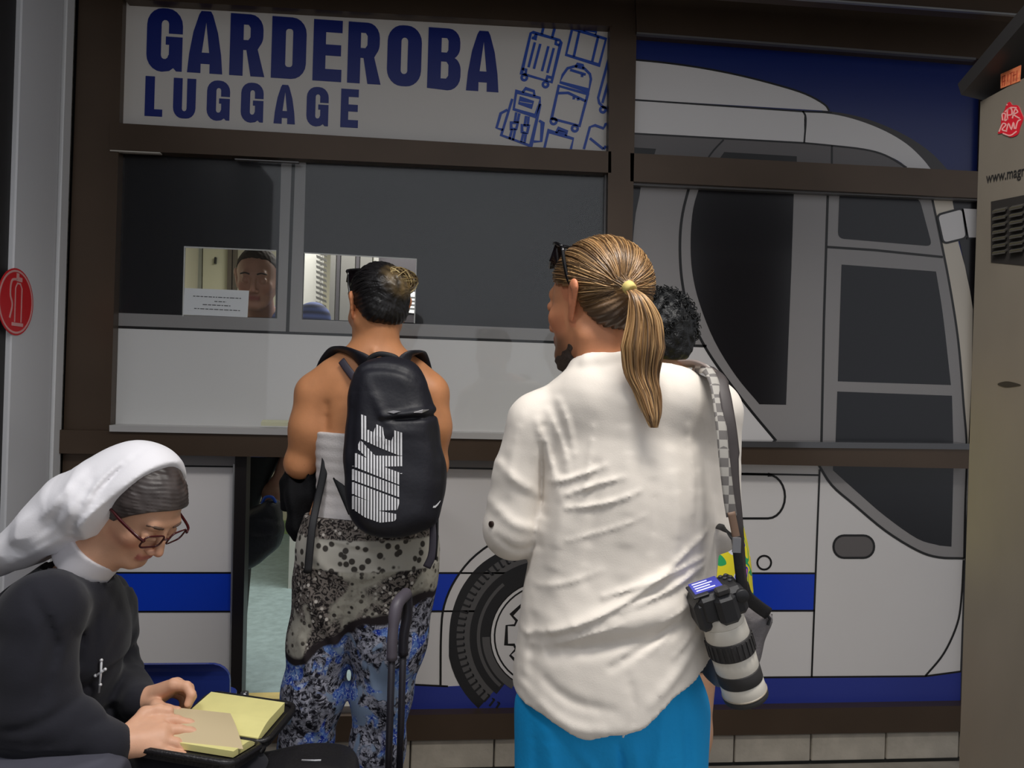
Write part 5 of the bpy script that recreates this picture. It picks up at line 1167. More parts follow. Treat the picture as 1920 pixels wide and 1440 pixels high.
def print_mat():
    m = bpy.data.materials.new('colourful_print'); m.use_nodes = True; nt = m.node_tree; b = nt.nodes['Principled BSDF']; b.inputs['Roughness'].default_value = .7
    tc = nt.nodes.new('ShaderNodeTexCoord'); nn = nt.nodes.new('ShaderNodeTexNoise'); nn.inputs['Scale'].default_value = 9; nn.inputs['Detail'].default_value = 1; nn.inputs['Distortion'].default_value = 1.2
    r = nt.nodes.new('ShaderNodeValToRGB'); r.color_ramp.interpolation = 'CONSTANT'; E = r.color_ramp.elements
    cs_ = [(0, (46, 40, 190)), (.34, (226, 226, 236)), (.38, (238, 222, 40)), (.52, (40, 164, 96)), (.58, (240, 226, 40)), (.66, (60, 40, 200)), (.72, (214, 120, 190)), (.76, (20, 20, 40))]
    E[0].position = 0; E[0].color = (*lin(cs_[0][1]), 1); E[1].position = cs_[1][0]; E[1].color = (*lin(cs_[1][1]), 1)
    for p, c in cs_[2:]: e = E.new(p); e.color = (*lin(c), 1)
    nt.links.new(tc.outputs['Object'], nn.inputs['Vector']); nt.links.new(nn.outputs['Fac'], r.inputs[0]); nt.links.new(r.outputs[0], b.inputs['Base Color']); return m
v = Vol((t_(1080, 900)[0], -1.0, t_(1270, 1140)[2]), (t_(1460, 900)[0], -.50, t_(1270, 690)[2]), .0065)
v.chain([(t_(1268, 790), .142), (t_(1274, 950), .142), (t_(1284, 1050), .160), (t_(1296, 1160), .178)], .05, flat=((0, 1, 0), .68))
for A_, B_ in ((LS, LE), (RS, RE)): v.cone(t_(1265, 762), A_, .056, .054, .04); v.chain([(A_, .054), (A_ * .3 + B_ * .7, .056)], .03)
v.whole(lambda d, X, Y, Z: np.maximum(d, t_(1380, 1112)[2] - Z + 0 * X * Y) + .004 * np.sin(X * 60 + Z * 9))
vol_obj('shirt', v, print_mat(), th)
v = Vol((t_(1120, 900)[0], -1.02, .5), (t_(1400, 900)[0], -.50, t_(1270, 1060)[2] + .02), .0065)
v.chain([(t_(1258, 1060), .135), (t_(1256, 1130), .14)], .05, flat=((0, 1, 0), .74))
for px in (1225, 1296): hp = t_(px, 1130); v.chain([(hp, .092), (zed(hp, .62), .074)], .03)
v.whole(lambda d, X, Y, Z: np.maximum(d, .66 - Z + 0 * X * Y)); vol_obj('shorts', v, mat('dark_shorts', (30, 30, 38), .8), th)
for px in (1225, 1296): hp = t_(px, 1130); MB().tube([(hp[0], hp[1] - .06, .03), (hp[0], hp[1] + .06, .035), (hp[0], hp[1] + .19, .022)], [.03, .042, .03], 10, flat=((0, 0, 1), .7)).build('shoe', mat('black_shoe', (24, 22, 24)), th, True)
v = Vol(HT.o - .15, HT.o + np.array([.15, .15, .17]), .0042)
v.ell(HT.w(0, -.012, .034), (.090, .112, .100), HT.R); v.ell(HT.w(0, -.06, -.02), (.070, .052, .058), HT.R, .02)
def tcut(d, X, Y, Z):
    x, y, z = HT.loc(X, Y, Z); hl = np.interp(y.ravel(), [-.14, -.09, -.05, -.025, -.005, .02, .045, .085, .2], [-.075, -.07, -.058, -.03, .0, .02, .04, .066, .066]).reshape(y.shape)
    return np.maximum(d + .005 * nz(X, Y, Z, 28, 6) + .003 * nz(X, Y, Z, 55, 1), (hl - z) * .7)
v.whole(tcut); M_blk = mat('curly_black_hair', (17, 18, 20), .45, 0, .3, 80, .3, 200)
thair = vol_obj('hair', v, M_blk, th)
mb = MB(); r_ = random.Random(4)
for i in range(300):
    d0 = nrm((r_.gauss(0, 1), r_.gauss(-.3, 1), r_.gauss(.3, .9))); p = HT.rad(*d0, off=.022)
    if HT.loc(*p)[2] < -.06: continue
    dd = HT.R @ d0; ax_ = nrm(np.cross(dd, nrm((r_.gauss(0, 1), r_.gauss(0, 1), r_.gauss(0, 1))))); bx = np.cross(dd, ax_); rr0 = r_.uniform(.004, .008); n_ = r_.uniform(.8, 1.6)
    mb.tube([p + dd * (.006 * k / 8 * n_ - .004) + (ax_ * math.cos(k / 8 * 6.28 * n_) + bx * math.sin(k / 8 * 6.28 * n_)) * rr0 + dd * rr0 * .6 * math.sin(k) for k in range(9)], .0015, 3, cap=False)
o = mb.build('curls', M_blk, thair, True); o['kind'] = 'stuff'

# ================================================================ clerk behind the glass
DK_ = 3.06; c_ = lambda px, py, dd=0.0: W(px, py, DK_ + dd)
ck = empty('person', tuple(zed(c_(500, 900), zf)), 'clerk looking down behind the clear window cut-out, in a striped blue shirt', 'person')
HC = Head(c_(483, 523), (.06, -1, -.22), (0, -.1, 1), 1.02)
v = Vol((c_(330, 700)[0], .05, zf), (c_(680, 700)[0], .62, 1.95), .0065); 
v2 = Vol(HC.o - np.array([.12, .16, .2]), HC.o + np.array([.12, .16, .16]), .003); HC.build(v2); v2.cone(HC.w(0, -.03, -.04), HC.w(0, -.05, -.18), .053, .056, .03)
CN = np.array([.1, -1, 0]); csh = c_(490, 640, .14)
v.chain([(csh, .15), (c_(490, 760, .16), .13), (c_(465, 850, .18), .12)], .05, flat=(CN, .66)); v.cone(HC.w(0, -.03, -.06), csh + UP * .04, .053, .06, .03)
LS, LE, LH = c_(588, 598, .10), c_(585, 740, .14), c_(520, 905, .18); RS, RE, RH = c_(392, 625, .12), c_(380, 740, .12), c_(440, 800, -.02)
for A_, B_, C_ in ((LS, LE, LH), (RS, RE, RH)):
    v.cone(csh + UP * .03, A_, .055, .05, .04); v.chain([(A_, .05), (B_, .04)], .03); v.chain([(B_, .04), (C_, .026)], .01); d = nrm(C_ - B_); sd = nrm(np.cross(d, CN))
    for k in range(4): o = sd * (.026 - .0175 * k); v.chain([(C_ + o * .6, .013), (C_ + d * .06 + o, .0095), (C_ + d * .10 + o + CN * .02, .0075)], .004)
    v.chain([(C_, .014), (C_ + d * .04 + sd * .04, .0095)], .004)
for px in (422, 456):
    hp = c_(px, 870, .18); x, y = hp[0], hp[1]; v.chain([(hp, .085), ((x - .02, y, zf + .47), .06), ((x - .03, y + .01, zf + .08), .036)], .03); v.chain([((x - .03, y + .02, zf + .04), .034), ((x - .03, y - .14, zf + .03), .026)], .02)
vol_obj('body', [v2, v], skin_mat('clerk'), ck, skin_col((170, 128, 108), HC, (140, 84, 76), (176, 120, 100)))
v = Vol((c_(320, 700)[0], .05, c_(490, 880)[2]), (c_(690, 700)[0], .66, 1.85), .0065)
v.chain([(csh, .158), (c_(490, 760, .16), .145), (c_(468, 880, .18), .142)], .05, flat=(CN, .70))
for A_, B_, C_ in ((LS, LE, LH), (RS, RE, RH)): v.cone(csh + UP * .03, A_, .064, .062, .04); v.chain([(A_, .062), (B_, .052)], .03); v.cone(B_, B_ * .7 + C_ * .3, .052, .05, .01)
v.whole(lambda d, X, Y, Z: np.maximum(d, c_(490, 862)[2] - Z + 0 * X * Y))
def stripes_mat():
    m = mat('striped_blue_shirt', (64, 84, 158), .8); nt = m.node_tree; b = nt.nodes['Principled BSDF']; tc = nt.nodes.new('ShaderNodeTexCoord'); wv = nt.nodes.new('ShaderNodeTexWave'); wv.bands_direction = 'Z'; wv.inputs['Scale'].default_value = 11; wv.inputs['Distortion'].default_value = .4
    mx = nt.nodes.new('ShaderNodeMix'); mx.data_type = 'RGBA'; mx.inputs[6].default_value = (*lin((96, 116, 190)), 1); mx.inputs[7].default_value = (*lin((40, 46, 92)), 1); nt.links.new(tc.outputs['Object'], wv.inputs[0]); nt.links.new(wv.outputs['Fac'], mx.inputs[0]); nt.links.new(mx.outputs[2], b.inputs['Base Color']); return m
vol_obj('shirt', v, stripes_mat(), ck)
v = Vol((c_(380, 900)[0], .05, zf + .03), (c_(600, 900)[0], .66, c_(490, 820)[2]), .0065)
v.chain([(c_(470, 830, .18), .140), (c_(450, 880, .18), .13)], .05, flat=(CN, .74))
for px in (422, 456): hp = c_(px, 870, .18); x, y = hp[0], hp[1]; v.chain([(hp, .090), ((x - .02, y, zf + .47), .07), ((x - .03, y + .01, zf + .05), .055)], .03)
v.whole(lambda d, X, Y, Z: np.maximum(d, zf + .04 - Z + 0 * X * Y)); vol_obj('trousers', v, mat('black_trousers', (20, 20, 24), .8), ck)
for px in (422, 456): hp = c_(px, 870, .18); MB().tube([(hp[0] - .03, hp[1] + .06, zf + .03), (hp[0] - .03, hp[1] - .06, zf + .04), (hp[0] - .03, hp[1] - .17, zf + .025)], [.03, .042, .03], 10, flat=((0, 0, 1), .7)).build('shoe', mat('black_shoe', (24, 22, 24)), ck, True)
v = Vol(HC.o - .14, HC.o + .15, .004); v.ell(HC.w(0, -.014, .034), (.081, .102, .092), HC.R)
def ccut(d, X, Y, Z):
    x, y, z = HC.loc(X, Y, Z); hl = np.interp(y.ravel(), [-.14, -.09, -.03, -.005, .02, .05, .085, .2], [-.05, -.05, -.02, .03, .045, .075, .085, .085]).reshape(y.shape); return np.maximum(d + .002 * nz(X, Y, Z, 40, 6), (hl - z) * .7)
v.whole(ccut); vol_obj('hair', v, mat('grey_brown_hair', (62, 52, 46), .85, 0, .2, 60, spec=.2), ck)
for q in (-1, 1): MB().tube(crom([HC.w(q * x, y, z) for x, y, z in ((.014, .098, .026), (.03, .1, .031), (.048, .088, .026))], 3), .003, 5).build('eyebrow', mat('brow_hair', (60, 48, 42), .7), ck, True)
# dark rucksack hanging from the clerk's hand
rk, yk = slab([(488, 945), (505, 936), (522, 944), (530, 985), (524, 1022), (500, 1044), (470, 1064), (452, 1060), (450, 1000), (462, 960)], 3.12, .06, .006, .04, None, .004)
rs = empty('rucksack', tuple(c_(492, 1000)), 'dark rucksack with blue handle seen through the low opening', 'backpack'); ridges(rk, [([(470, 975), (500, 970), (526, 980)], .008, -.006), ([(468, 1000), (490, 1005), (520, 1000)], .008, .006)], 3.08)
vol_obj('bag', rk, mat('dark_navy_nylon', (30, 33, 42), .55, 0, .15, 12, .2, 100), rs); MB().tube(crom([W(491, 946, 3.10), W(497, 933, 3.09), W(510, 932, 3.09), W(517, 942, 3.10)], 5), .006, 8).build('handle', mat('blue_webbing', (40, 90, 200), .6), rs, True)

# ---- things in the luggage room
def rp(name, q_, m, Y, t=.03, par=None, kind=None):
    mb = MB(); prism(mb, [q_], lambda a, b: F(a, b, Y), (0, t, 0)); o = mb.build(name, m, par)
    if kind: tag(o, kind=kind)
    return o
d2 = empty('door_2', tuple(F(400, 700, 2.9)), kind='structure')
rp('door_leaf', [(382, 400), (428, 400), (424, 760), (376, 760)], mat('cream_door', (206, 202, 176), .5), 2.95, .04, d2); rp('door_frame', [(428, 395), (436, 395), (430, 765), (422, 765)], mat('brown_door_frame', (92, 82, 72), .5), 2.9, .08, d2); rp('door_panel', [(340, 400), (380, 400), (374, 760), (330, 760)], mat('grey_panel', (150, 150, 138), .5), 2.96, .04, d2)
rp('door_frame', [(438, 395), (442, 395), (437, 765), (432, 765)], MATS['brown_door_frame'], 2.9, .08, d2); rp('door_handle', [(402, 482), (405, 482), (404, 494), (401, 494)], M_black, 2.92, .03, d2)
bl = empty('window_blind', tuple(F(600, 540, 1.6)), 'grey slatted blind seen through the second window cut-out', 'blind')
rp('blind_box', [(560, 440), (604, 442), (584, 1108), (540, 1108)], mat('white_unit', (224, 222, 216), .5), 1.62, .10, bl)
M_sl = mat('grey_slat', (120, 118, 114), .5, .2)
for i in range(16):
    y = 452 + i * 9.6; a_, b_ = F(594 - i * .1, y, 1.55), F(613 - i * .1, y + 8, 1.69); MB().obox((a_ + b_) / 2, (b_ - a_) / 2, (0, .012, .0), (0, -.008, .006)).build('slat', M_sl, bl)
rk_ = empty('storage_rack', tuple(F(660, 560, 1.7)), 'grey metal locker row behind the second window cut-out', 'rack')
YF = 720 + (CAM[2] - zf) / (1.7 + 2.85) * FPX - 8
M_post = mat('grey_steel_post', (132, 130, 126), .4, .4); M_lock = mat('dark_locker', (70, 66, 70), .5, .3)
for x0, x1, m in ((622, 632, M_post), (634, 640, M_lock), (642, 668, M_post), (670, 676, M_lock), (678, 700, M_post), (703, 712, mat('pale_post', (170, 168, 164), .4, .4))):
    rp('post', [(x0, 420), (x1, 420), (x1 - 22, YF), (x0 - 22, YF)], m, 1.7, .06, rk_)
rp('locker', [(712, 420), (850, 425), (828, YF), (690, YF)], M_lock, 1.75, .4, rk_)
nt2 = empty('notice', tuple(F(766, 560, 1.74)), 'small white notice on the dark locker right of the pinned-up hair', 'notice'); rp('sheet', [(752, 545), (785, 548), (783, 588), (750, 585)], mat('paper', (228, 228, 230)), 1.744, .003, nt2)
mb = MB(); [add_ribbon(mb, [(754, 556 + 7 * i), (781, 558 + 7 * i)], 2, lambda a, b: F(a, b, 1.742), (0, .0006, 0)) for i in range(4)]; mb.build('text_rows', M_ink, nt2)
# pale scrap of paper left on the sill
sp_ = empty('paper_slip', tuple(F(518, 790, -.04)), 'pale yellow paper slip lying on the window sill', 'paper'); z0 = F(515, 798, -.06)[2] + .003; a_ = F(515, 800, -.06)
MB().obox((a_[0], -.055, z0 + .006), (.045, .004, 0), (0, .012, .004), (0, 0, .006)).build('sheet', mat('pale_yellow_paper', (206, 206, 176), .7), sp_)
# ================================================================ seated person with the book (profile, turned to the right)
DN = 1.66; Q_ = 1.13; n_ = lambda px, py, dd=0.0: W(px, py, DN + dd)
nun = empty('person', tuple(zed(n_(60, 1400), 0)), 'seated nun in white veil and black habit reading an open book on the lap', 'person')
cy, sy = math.cos(math.radians(16)), math.sin(math.radians(16))
NF = cy * (.735 * RT - .678 * UP) - sy * FW; NU = .678 * RT + .735 * UP; NR_ = np.cross(NF, NU); NU = math.cos(.24) * NU + math.sin(.24) * NR_
HN = Head(n_(258, 947), NF, NU, .97)
v1 = Vol(HN.o - np.array([.17, .16, .17]), HN.o + np.array([.17, .16, .17]), .0022)
HN.build(v1); v1.chain([(HN.w(0, -.03, -.045), .050), (n_(184, 1030), .050), (n_(140, 1095), .056)], .03)
for q in (-1, 1):   # lowered lids
    v1.cone(HN.w(.018 * q, .0955, -.0045), HN.w(.044 * q, .0885, -.0035), .0045, .0040, .003)
# hands: near one lies along the page edge, far one pinches a leaf
v2 = Vol(n_(185, 1440, -.22) - .02, n_(400, 1240, .12) + .03, .0020); v2.rs = 1.06
NWr = n_(207, 1398, -.155); v2.chain([(n_(120, 1400, -.17), .030), (NWr, .0255)], .01)
kn = [n_(296, 1352, -.085), n_(303, 1369, -.105), n_(304, 1388, -.122), n_(296, 1404, -.135)]
for p, r in zip(kn, (.0145, .0145, .0135, .0125)): v2.cone(NWr + (p - NWr) * .1, p, .0215, r, .014)
v2.cone(NWr, (kn[1] + kn[2]) / 2, .024, .016, .012)
v2.chain([(kn[0], .0125), (n_(330, 1351, -.075), .0098), (n_(354, 1357, -.07), .0085), (n_(372, 1362, -.068), .0072)], .004, .005)
v2.chain([(kn[1], .0125), (n_(336, 1369, -.095), .0098), (n_(357, 1372, -.09), .0085), (n_(374, 1376, -.088), .0072)], .004, .005)
v2.chain([(kn[2], .0125), (n_(330, 1394, -.118), .0098), (n_(345, 1401, -.116), .0085), (n_(356, 1406, -.115), .0072)], .004, .005)
v2.chain([(kn[3], .0115), (n_(318, 1413, -.135), .009), (n_(333, 1416, -.135), .008), (n_(344, 1415, -.135), .0066)], .004, .005)
v2.chain([(NWr + (kn[0] - NWr) * .35 + UP * .006, .017), (n_(272, 1338, -.085), .0125), (n_(297, 1331, -.075), .0098), (n_(318, 1333, -.07), .008)], .008, .006)
FWr = n_(272, 1314, .02); v2.chain([(n_(225, 1318, .06), .028), (FWr, .0235)], .01)
kf = [n_(326, 1284, .0), n_(331, 1283, .022), n_(330, 1288, .042), n_(322, 1296, .058)]
for p, r in zip(kf, (.0135, .0135, .013, .012)): v2.cone(FWr + (p - FWr) * .12, p, .020, r, .012)
v2.chain([(kf[0], .0125), (n_(350, 1287, -.006), .0098), (n_(359, 1302, -.014), .0086), (n_(352, 1320, -.02), .0072)], .003, .004)
v2.chain([(kf[1], .0125), (n_(354, 1290, .018), .0098), (n_(360, 1306, .01), .0086), (n_(353, 1323, .004), .0072)], .003, .004)
v2.chain([(kf[2], .0122), (n_(351, 1297, .04), .0094), (n_(356, 1312, .034), .0082), (n_(349, 1326, .028), .007)], .003, .004)
v2.chain([(kf[3], .011), (n_(341, 1306, .058), .0085), (n_(345, 1318, .053), .0075), (n_(340, 1328, .048), .0064)], .003, .004)
v2.chain([(FWr + (kf[0] - FWr) * .15 - UP * .008, .017), (n_(293, 1324, -.02), .0125), (n_(314, 1331, -.032), .0098), (n_(333, 1332, -.034), .0078)], .007, .005)
# trunk and limbs below the habit
NT_ = cy * RT - sy * FW; NS = np.cross(NT_, UP)   # forward, her right (towards us)
nk = n_(138, 1122); hp = n_(-25, 1440, .02); hp[2] = .565
v3 = Vol(np.array([nk[0] - .48, -1.80, 0]), np.array([nk[0] + .70, -.70, 1.2]), .011); v3.rs = 1.06
v3.chain([(nk, .05), (n_(100, 1190, .01), .105), (n_(40, 1320, .02), .12), (hp, .13)], .06)
SN, EN = n_(80, 1150, -.14), n_(62, 1330, -.17); SF, EF = n_(192, 1140, .15), n_(210, 1265, .19)
v3.chain([(SN, .05), (EN, .042), (n_(120, 1400, -.17), .030)], .03); v3.chain([(SF, .05), (EF, .042), (n_(225, 1318, .06), .030)], .03); v3.cone(nk, SN, .045, .045, .03); v3.cone(nk, SF, .045, .045, .03)
kneeN = n_(430, 1478, -.06); kneeF = n_(440, 1478, .13)
for side, kne in ((NS * .09, kneeN), (-NS * .09, kneeF)):
    h0 = hp + side; ft = zed(kne + NT_ * .0, .09); v3.chain([(h0, .085), (kne, .055), (ft, .04)], .03); v3.chain([(zed(ft, .05), .036), (zed(ft + NT_ * .15, .035), .026)], .02)
def nface(C, x, y, z):
    m = sum(np.exp(-(((x - q * .046) / .02) ** 2 + ((z + .036) / .02) ** 2)) for q in (-1, 1)) * (y > .02) * .5; m = np.clip(m + np.exp(-((x / .014) ** 2 + ((z + .036) / .012) ** 2)) * (y > .095) * .4, 0, .6)[:, None]; C = C * (1 - m) + np.array(lin((214, 132, 112))) * m
    m = sum(np.exp(-(((np.abs(x) - .031) / .014) ** 2)) for _ in (0,)) * np.exp(-((z + .0085) / .0022) ** 2) * (y > .07)
    C = C * (1 - m[:, None] * .8) + np.array(lin((50, 34, 30))) * m[:, None] * .8
    return C
vol_obj('body', [v1, v2, v3], skin_mat('nun'), nun, skin_col((214, 164, 134), HN, (186, 112, 100), None, nface), relax=1)
for q in (-1, 1): MB().tube(crom([HN.w(q * x, y, z) for x, y, z in ((.014, .096, .026), (.03, .094, .031), (.048, .078, .027))], 3), [.0018] * 2 + [.0026] * 3 + [.0014] * 2, 5, flat=(tuple(NU), 1.4)).build('eyebrow', mat('nun_brow', (92, 70, 58), .7), nun, True)
# hair in front of the veil
v = Vol(HN.o - .14, HN.o + .15, .0026); v.ell(HN.w(0, -.006, .030), (.0805, .1035, .0905), HN.R)
def ncut(d, X, Y, Z):
    x, y, z = HN.loc(X, Y, Z); hl = np.interp(y.ravel(), [-.2, .0, .014, .026, .047, .07, .088, .2], [-.045, -.045, -.038, -.006, .028, .058, .074, .08]).reshape(y.shape)
    d = d + .0007 * np.sin((z * 1.0 - y * .5) * 700 + 5 * nz(X, Y, Z, 14, 3)) + .0016 * nz(X, Y, Z, 36, 7)
    return np.maximum(np.maximum(d, (hl - z) * .7), -.02 - y)
v.whole(ncut)
def nhc(V_):
    t = (.5 + .5 * nz(V_[:, 0], V_[:, 1], V_[:, 2], 30, 12))[:, None]; return np.array(lin((44, 36, 34))) * (1 - t) + np.array(lin((84, 76, 74))) * t
vol_obj('hair', v, mat('greying_hair', (80, 70, 64), .45, attr='tone'), nun, nhc)
# veil
M_veil = mat('white_veil_cotton', (238, 236, 240), .75, 0, .02, 4, .04, 300, spec=.2, sheen=.1)
v = Vol(n_(-90, 1160, -.24) - .05, n_(360, 790, .24) + .05, .0034)
v.ell(HN.w(0, -.012, .032), (.094, .116, .103), HN.R); v.ell(HN.w(0, -.02, -.02), (.088, .07, .06), HN.R, .03)
v.rs = 1.08; v.chain([(n_(190, 936), .078), (n_(148, 946), .058), (n_(102, 986), .044), (n_(48, 1024), .027)], .05, flat=(FW, 1.45)); v.chain([(n_(102, 986), .040), (n_(48, 1024), .027), (n_(-5, 1054), .016), (n_(-60, 1086), .011)], .05, flat=(FW, 2.1))
def vcut(d, X, Y, Z):
    x, y, z = HN.loc(X, Y, Z); d = np.maximum(d, (y - .008 + .03 * z + .0015 * np.sin(z * 40)) * .95)
    a = n_(199, 1000); n = .40 * RT - .86 * UP; n = nrm(n); return np.maximum(d, (X - a[0]) * n[0] + (Y - a[1]) * n[1] + (Z - a[2]) * n[2] + .003 * np.sin(X * 70))
ridges(v, [([(258, 848), (225, 880), (190, 930), (165, 970)], .006, -.004), ([(236, 860), (200, 895), (160, 960)], .008, .004), ([(225, 878), (205, 900), (185, 925)], .004, -.006), ([(170, 885), (130, 950), (60, 1010), (0, 1050)], .012, -.004), ([(150, 890), (110, 950), (40, 1010)], .012, .004), ([(180, 900), (160, 960), (130, 1010)], .008, -.005), ([(130, 1000), (80, 1030), (20, 1056)], .007, .004), ([(205, 940), (180, 965), (160, 985)], .007, .004), ([(300, 875), (262, 915), (215, 975)], .005, -.0025)], DN - .08)
v.whole(vcut); v.whole(lambda d, X, Y, Z: d + .0018 * nz(X, Y, Z, 11, 5))
vol_obj('veil', v, M_veil, nun, relax=4)
# collar
v = Vol(n_(166, 1044) - .12, n_(166, 1044) + .12, .003); ca_, cb_ = n_(144, 1068), n_(187, 1022); v.cone(ca_, cb_, .066, .064); cx = nrm(cb_ - ca_)
v.keep(ca_ + cx * .008, -cx); v.keep(cb_ - cx * .006, cx); vol_obj('collar', v, mat('white_collar', (228, 224, 228), .6), nun)
# habit: black wool
M_habit = mat('black_habit_wool', (33, 33, 40), .85, 0, .12, 14, .05, 260, spec=.2, sheen=.12)
v = Vol(np.array([nk[0] - .52, -1.85, .03]), np.array([nk[0] + .74, -.65, 1.18]), .0066); v.rs = Q_
v.chain([(n_(136, 1112), .056), (n_(110, 1180, .01), .120), (n_(60, 1310, .02), .135), (hp, .150)], .06)
v.cone(n_(136, 1112), SN, .055, .064, .04); v.cone(n_(140, 1112), SF, .055, .064, .04)
v.chain([(SN, .066), (n_(66, 1240, -.16), .062), (EN, .068)], .03, .015); v.cone(EN, n_(203, 1398, -.157), .066, .041, .02)
v.chain([(SF, .062), (n_(202, 1200, .17), .055), (EF, .054)], .03, .015); v.cone(EF, n_(262, 1312, .028), .054, .036, .02)
for side, kne, r0 in ((NS * .09, kneeN, .098), (-NS * .09, kneeF, .095)):
    h0 = hp + side; v.chain([(h0, r0), (h0 * .5 + kne * .5 - UP * .005, .082), (kne, .070), (zed(kne - NT_ * .02, .10), .085)], .04)
v.chain([(hp, .12), ((kneeN + kneeF) / 2 - UP * .015, .070), (zed((kneeN + kneeF) / 2, .10), .12)], .06)
v.chain([(n_(-40, 1432, -.17), .050), (n_(60, 1424, -.175), .050), (n_(130, 1432, -.165), .044), (n_(205, 1470, -.15), .046)], .02)
ridges(v, [([(78, 1098), (112, 1150), (120, 1230), (100, 1330)], .009, -.010), ([(140, 1170), (141, 1210), (140, 1250)], .006, -.005), ([(40, 1330), (110, 1325), (180, 1290)], .010, -.008), ([(0, 1372), (60, 1366), (120, 1376), (180, 1372)], .008, .006), ([(0, 1398), (70, 1402), (150, 1392)], .006, -.006), ([(150, 1395), (130, 1430), (110, 1460)], .008, .006), ([(180, 1340), (200, 1345), (228, 1350)], .008, -.006), ([(225, 1180), (238, 1230), (250, 1280)], .008, .005)], DN - .15)
v.whole(lambda d, X, Y, Z: d + .003 * nz(X, Y, Z, 8, 5) + .0012 * nz(X, Y, Z, 26, 15))
v.rs = 1; v.cone(n_(143, 1067), n_(300, 900), .0685, .08, 0, 'sub')
habit = vol_obj('habit', v, M_habit, nun)
for (p, ax_, r) in ((n_(203, 1398, -.157), n_(203, 1398, -.157) - EN, .030), (n_(262, 1312, .028), n_(262, 1312, .028) - EF, .0285)):
    MB().lathe(p - nrm(ax_) * .012, ax_, [(0, r), (.004, r + .003), (.018, r + .002), (.021, r)], 20).build('cuff', mat('white_cuff', (216, 210, 206), .7), nun, True)
for kne in (kneeN, kneeF): q0 = zed(kne, 0); MB().tube([q0 - NT_ * .06 + UP * .035, q0 + NT_ * .06 + UP * .04, q0 + NT_ * .19 + UP * .024], [.032, .042, .03], 10, flat=((0, 0, 1), .8)).build('shoe', mat('black_shoe', (24, 22, 24)), nun, True)
v = Vol(n_(-90, 1500, -.30) - .03, n_(290, 1340, .05) + .03, .0055)
v.chain([(n_(-60, 1432, -.225), .058), (n_(40, 1424, -.225), .056), (n_(130, 1430, -.215), .052), (n_(215, 1478, -.20), .050)], .03); v.chain([(n_(-60, 1410, -.20), .045), (n_(60, 1398, -.20), .040), (n_(120, 1412, -.20), .036)], .02)
ridges(v, [([(-20, 1398), (60, 1402), (150, 1396)], .007, -.007), ([(150, 1395), (135, 1425), (120, 1460)], .010, .006), ([(190, 1420), (180, 1450)], .009, -.005)], DN - .28)
v.whole(lambda d, X, Y, Z: d + .003 * nz(X, Y, Z, 9, 5))
vol_obj('grey_lap_cloth', v, mat('dark_grey_wool', (72, 72, 82), .85, 0, .1, 14, .05, 260, spec=.2), nun)  # separate grey cloth lying on the lap, not part of the habit
# ---------------- eyeglasses
eg = empty('eyeglasses', tuple(HN.w(0, .11, 0)), 'dark red framed eyeglasses on the reading face under the white veil', 'glasses')
M_eg = mat('dark_red_acetate', (66, 18, 22), .2); M_lens = glass_mat('spectacle_glass', (.97, .98, .99), 1.5)
for q in (-1, 1):
    cxl = .0335 * q; rim = [HN.w(cxl + a, .1095 - abs(cxl + a) * .16, .001 + b) for a, b in rrect(-.0245, -.0165, .0245, .0165, .011, 4)]
    MB().tube(rim + rim[:1], .0021, 6, cap=False).build('rim', M_eg, eg, True)
    mb = MB(); k = len(rim); off = HN.R @ np.array([0, .0008, 0]); mb.add([p for p in rim] + [p + off for p in rim], [tuple(range(k)), tuple(range(2 * k - 1, k - 1, -1))]); mb.build('lens', M_lens, eg)
    MB().tube(crom([HN.w(.0595 * q, .105, .008), HN.w(.071 * q, .090, .012), HN.w(.079 * q, .04, .010), HN.w(.083 * q, -.005, .008), HN.w(.082 * q, -.02, -.006)], 4), .0026, 6, flat=(tuple(NU), 1.5)).build('temple', M_eg, eg, True)
MB().tube(crom([HN.w(-.009, .1085, .006), HN.w(0, .112, .009), HN.w(.009, .1085, .006)], 3), .0022, 6).build('bridge', M_eg, eg, True)
# ---------------- crucifix
pc = hit(habit, 187, 1268, .016); pc = pc if pc is not None else n_(187, 1262, -.1)
cr = empty('crucifix', tuple(pc), 'small silver crucifix pendant hanging on the black habit', 'pendant')
hs = [h_ for h_ in (hit(habit, x_, y_, .0) for x_, y_ in ((190, 1238), (189, 1255), (187, 1275), (185, 1299), (179, 1267), (197, 1255))) if h_ is not None]; dp = min(float(np.dot(h_ - CAM, FW)) for h_ in hs + [pc]) - .005; kx = lambda px, py: W(px, py, dp)
M_sil = mat('polished_silver', (224, 224, 228), .25, .25)
MB().tube([kx(190, 1238), kx(189, 1262), kx(185, 1299)], .0026, 6).build('upright', M_sil, cr, True); MB().tube([kx(179, 1267), kx(188, 1262), kx(197, 1255)], .0026, 6).build('crossbar', M_sil, cr, True)
for p in ((190, 1238), (188, 1284), (179, 1267), (197, 1255)): MB().lathe(kx(*p) - UP * .0035, UP, [(0, .001), (.002, .0036), (.005, .0036), (.007, .001)], 8).build('bead', M_sil, cr, True)
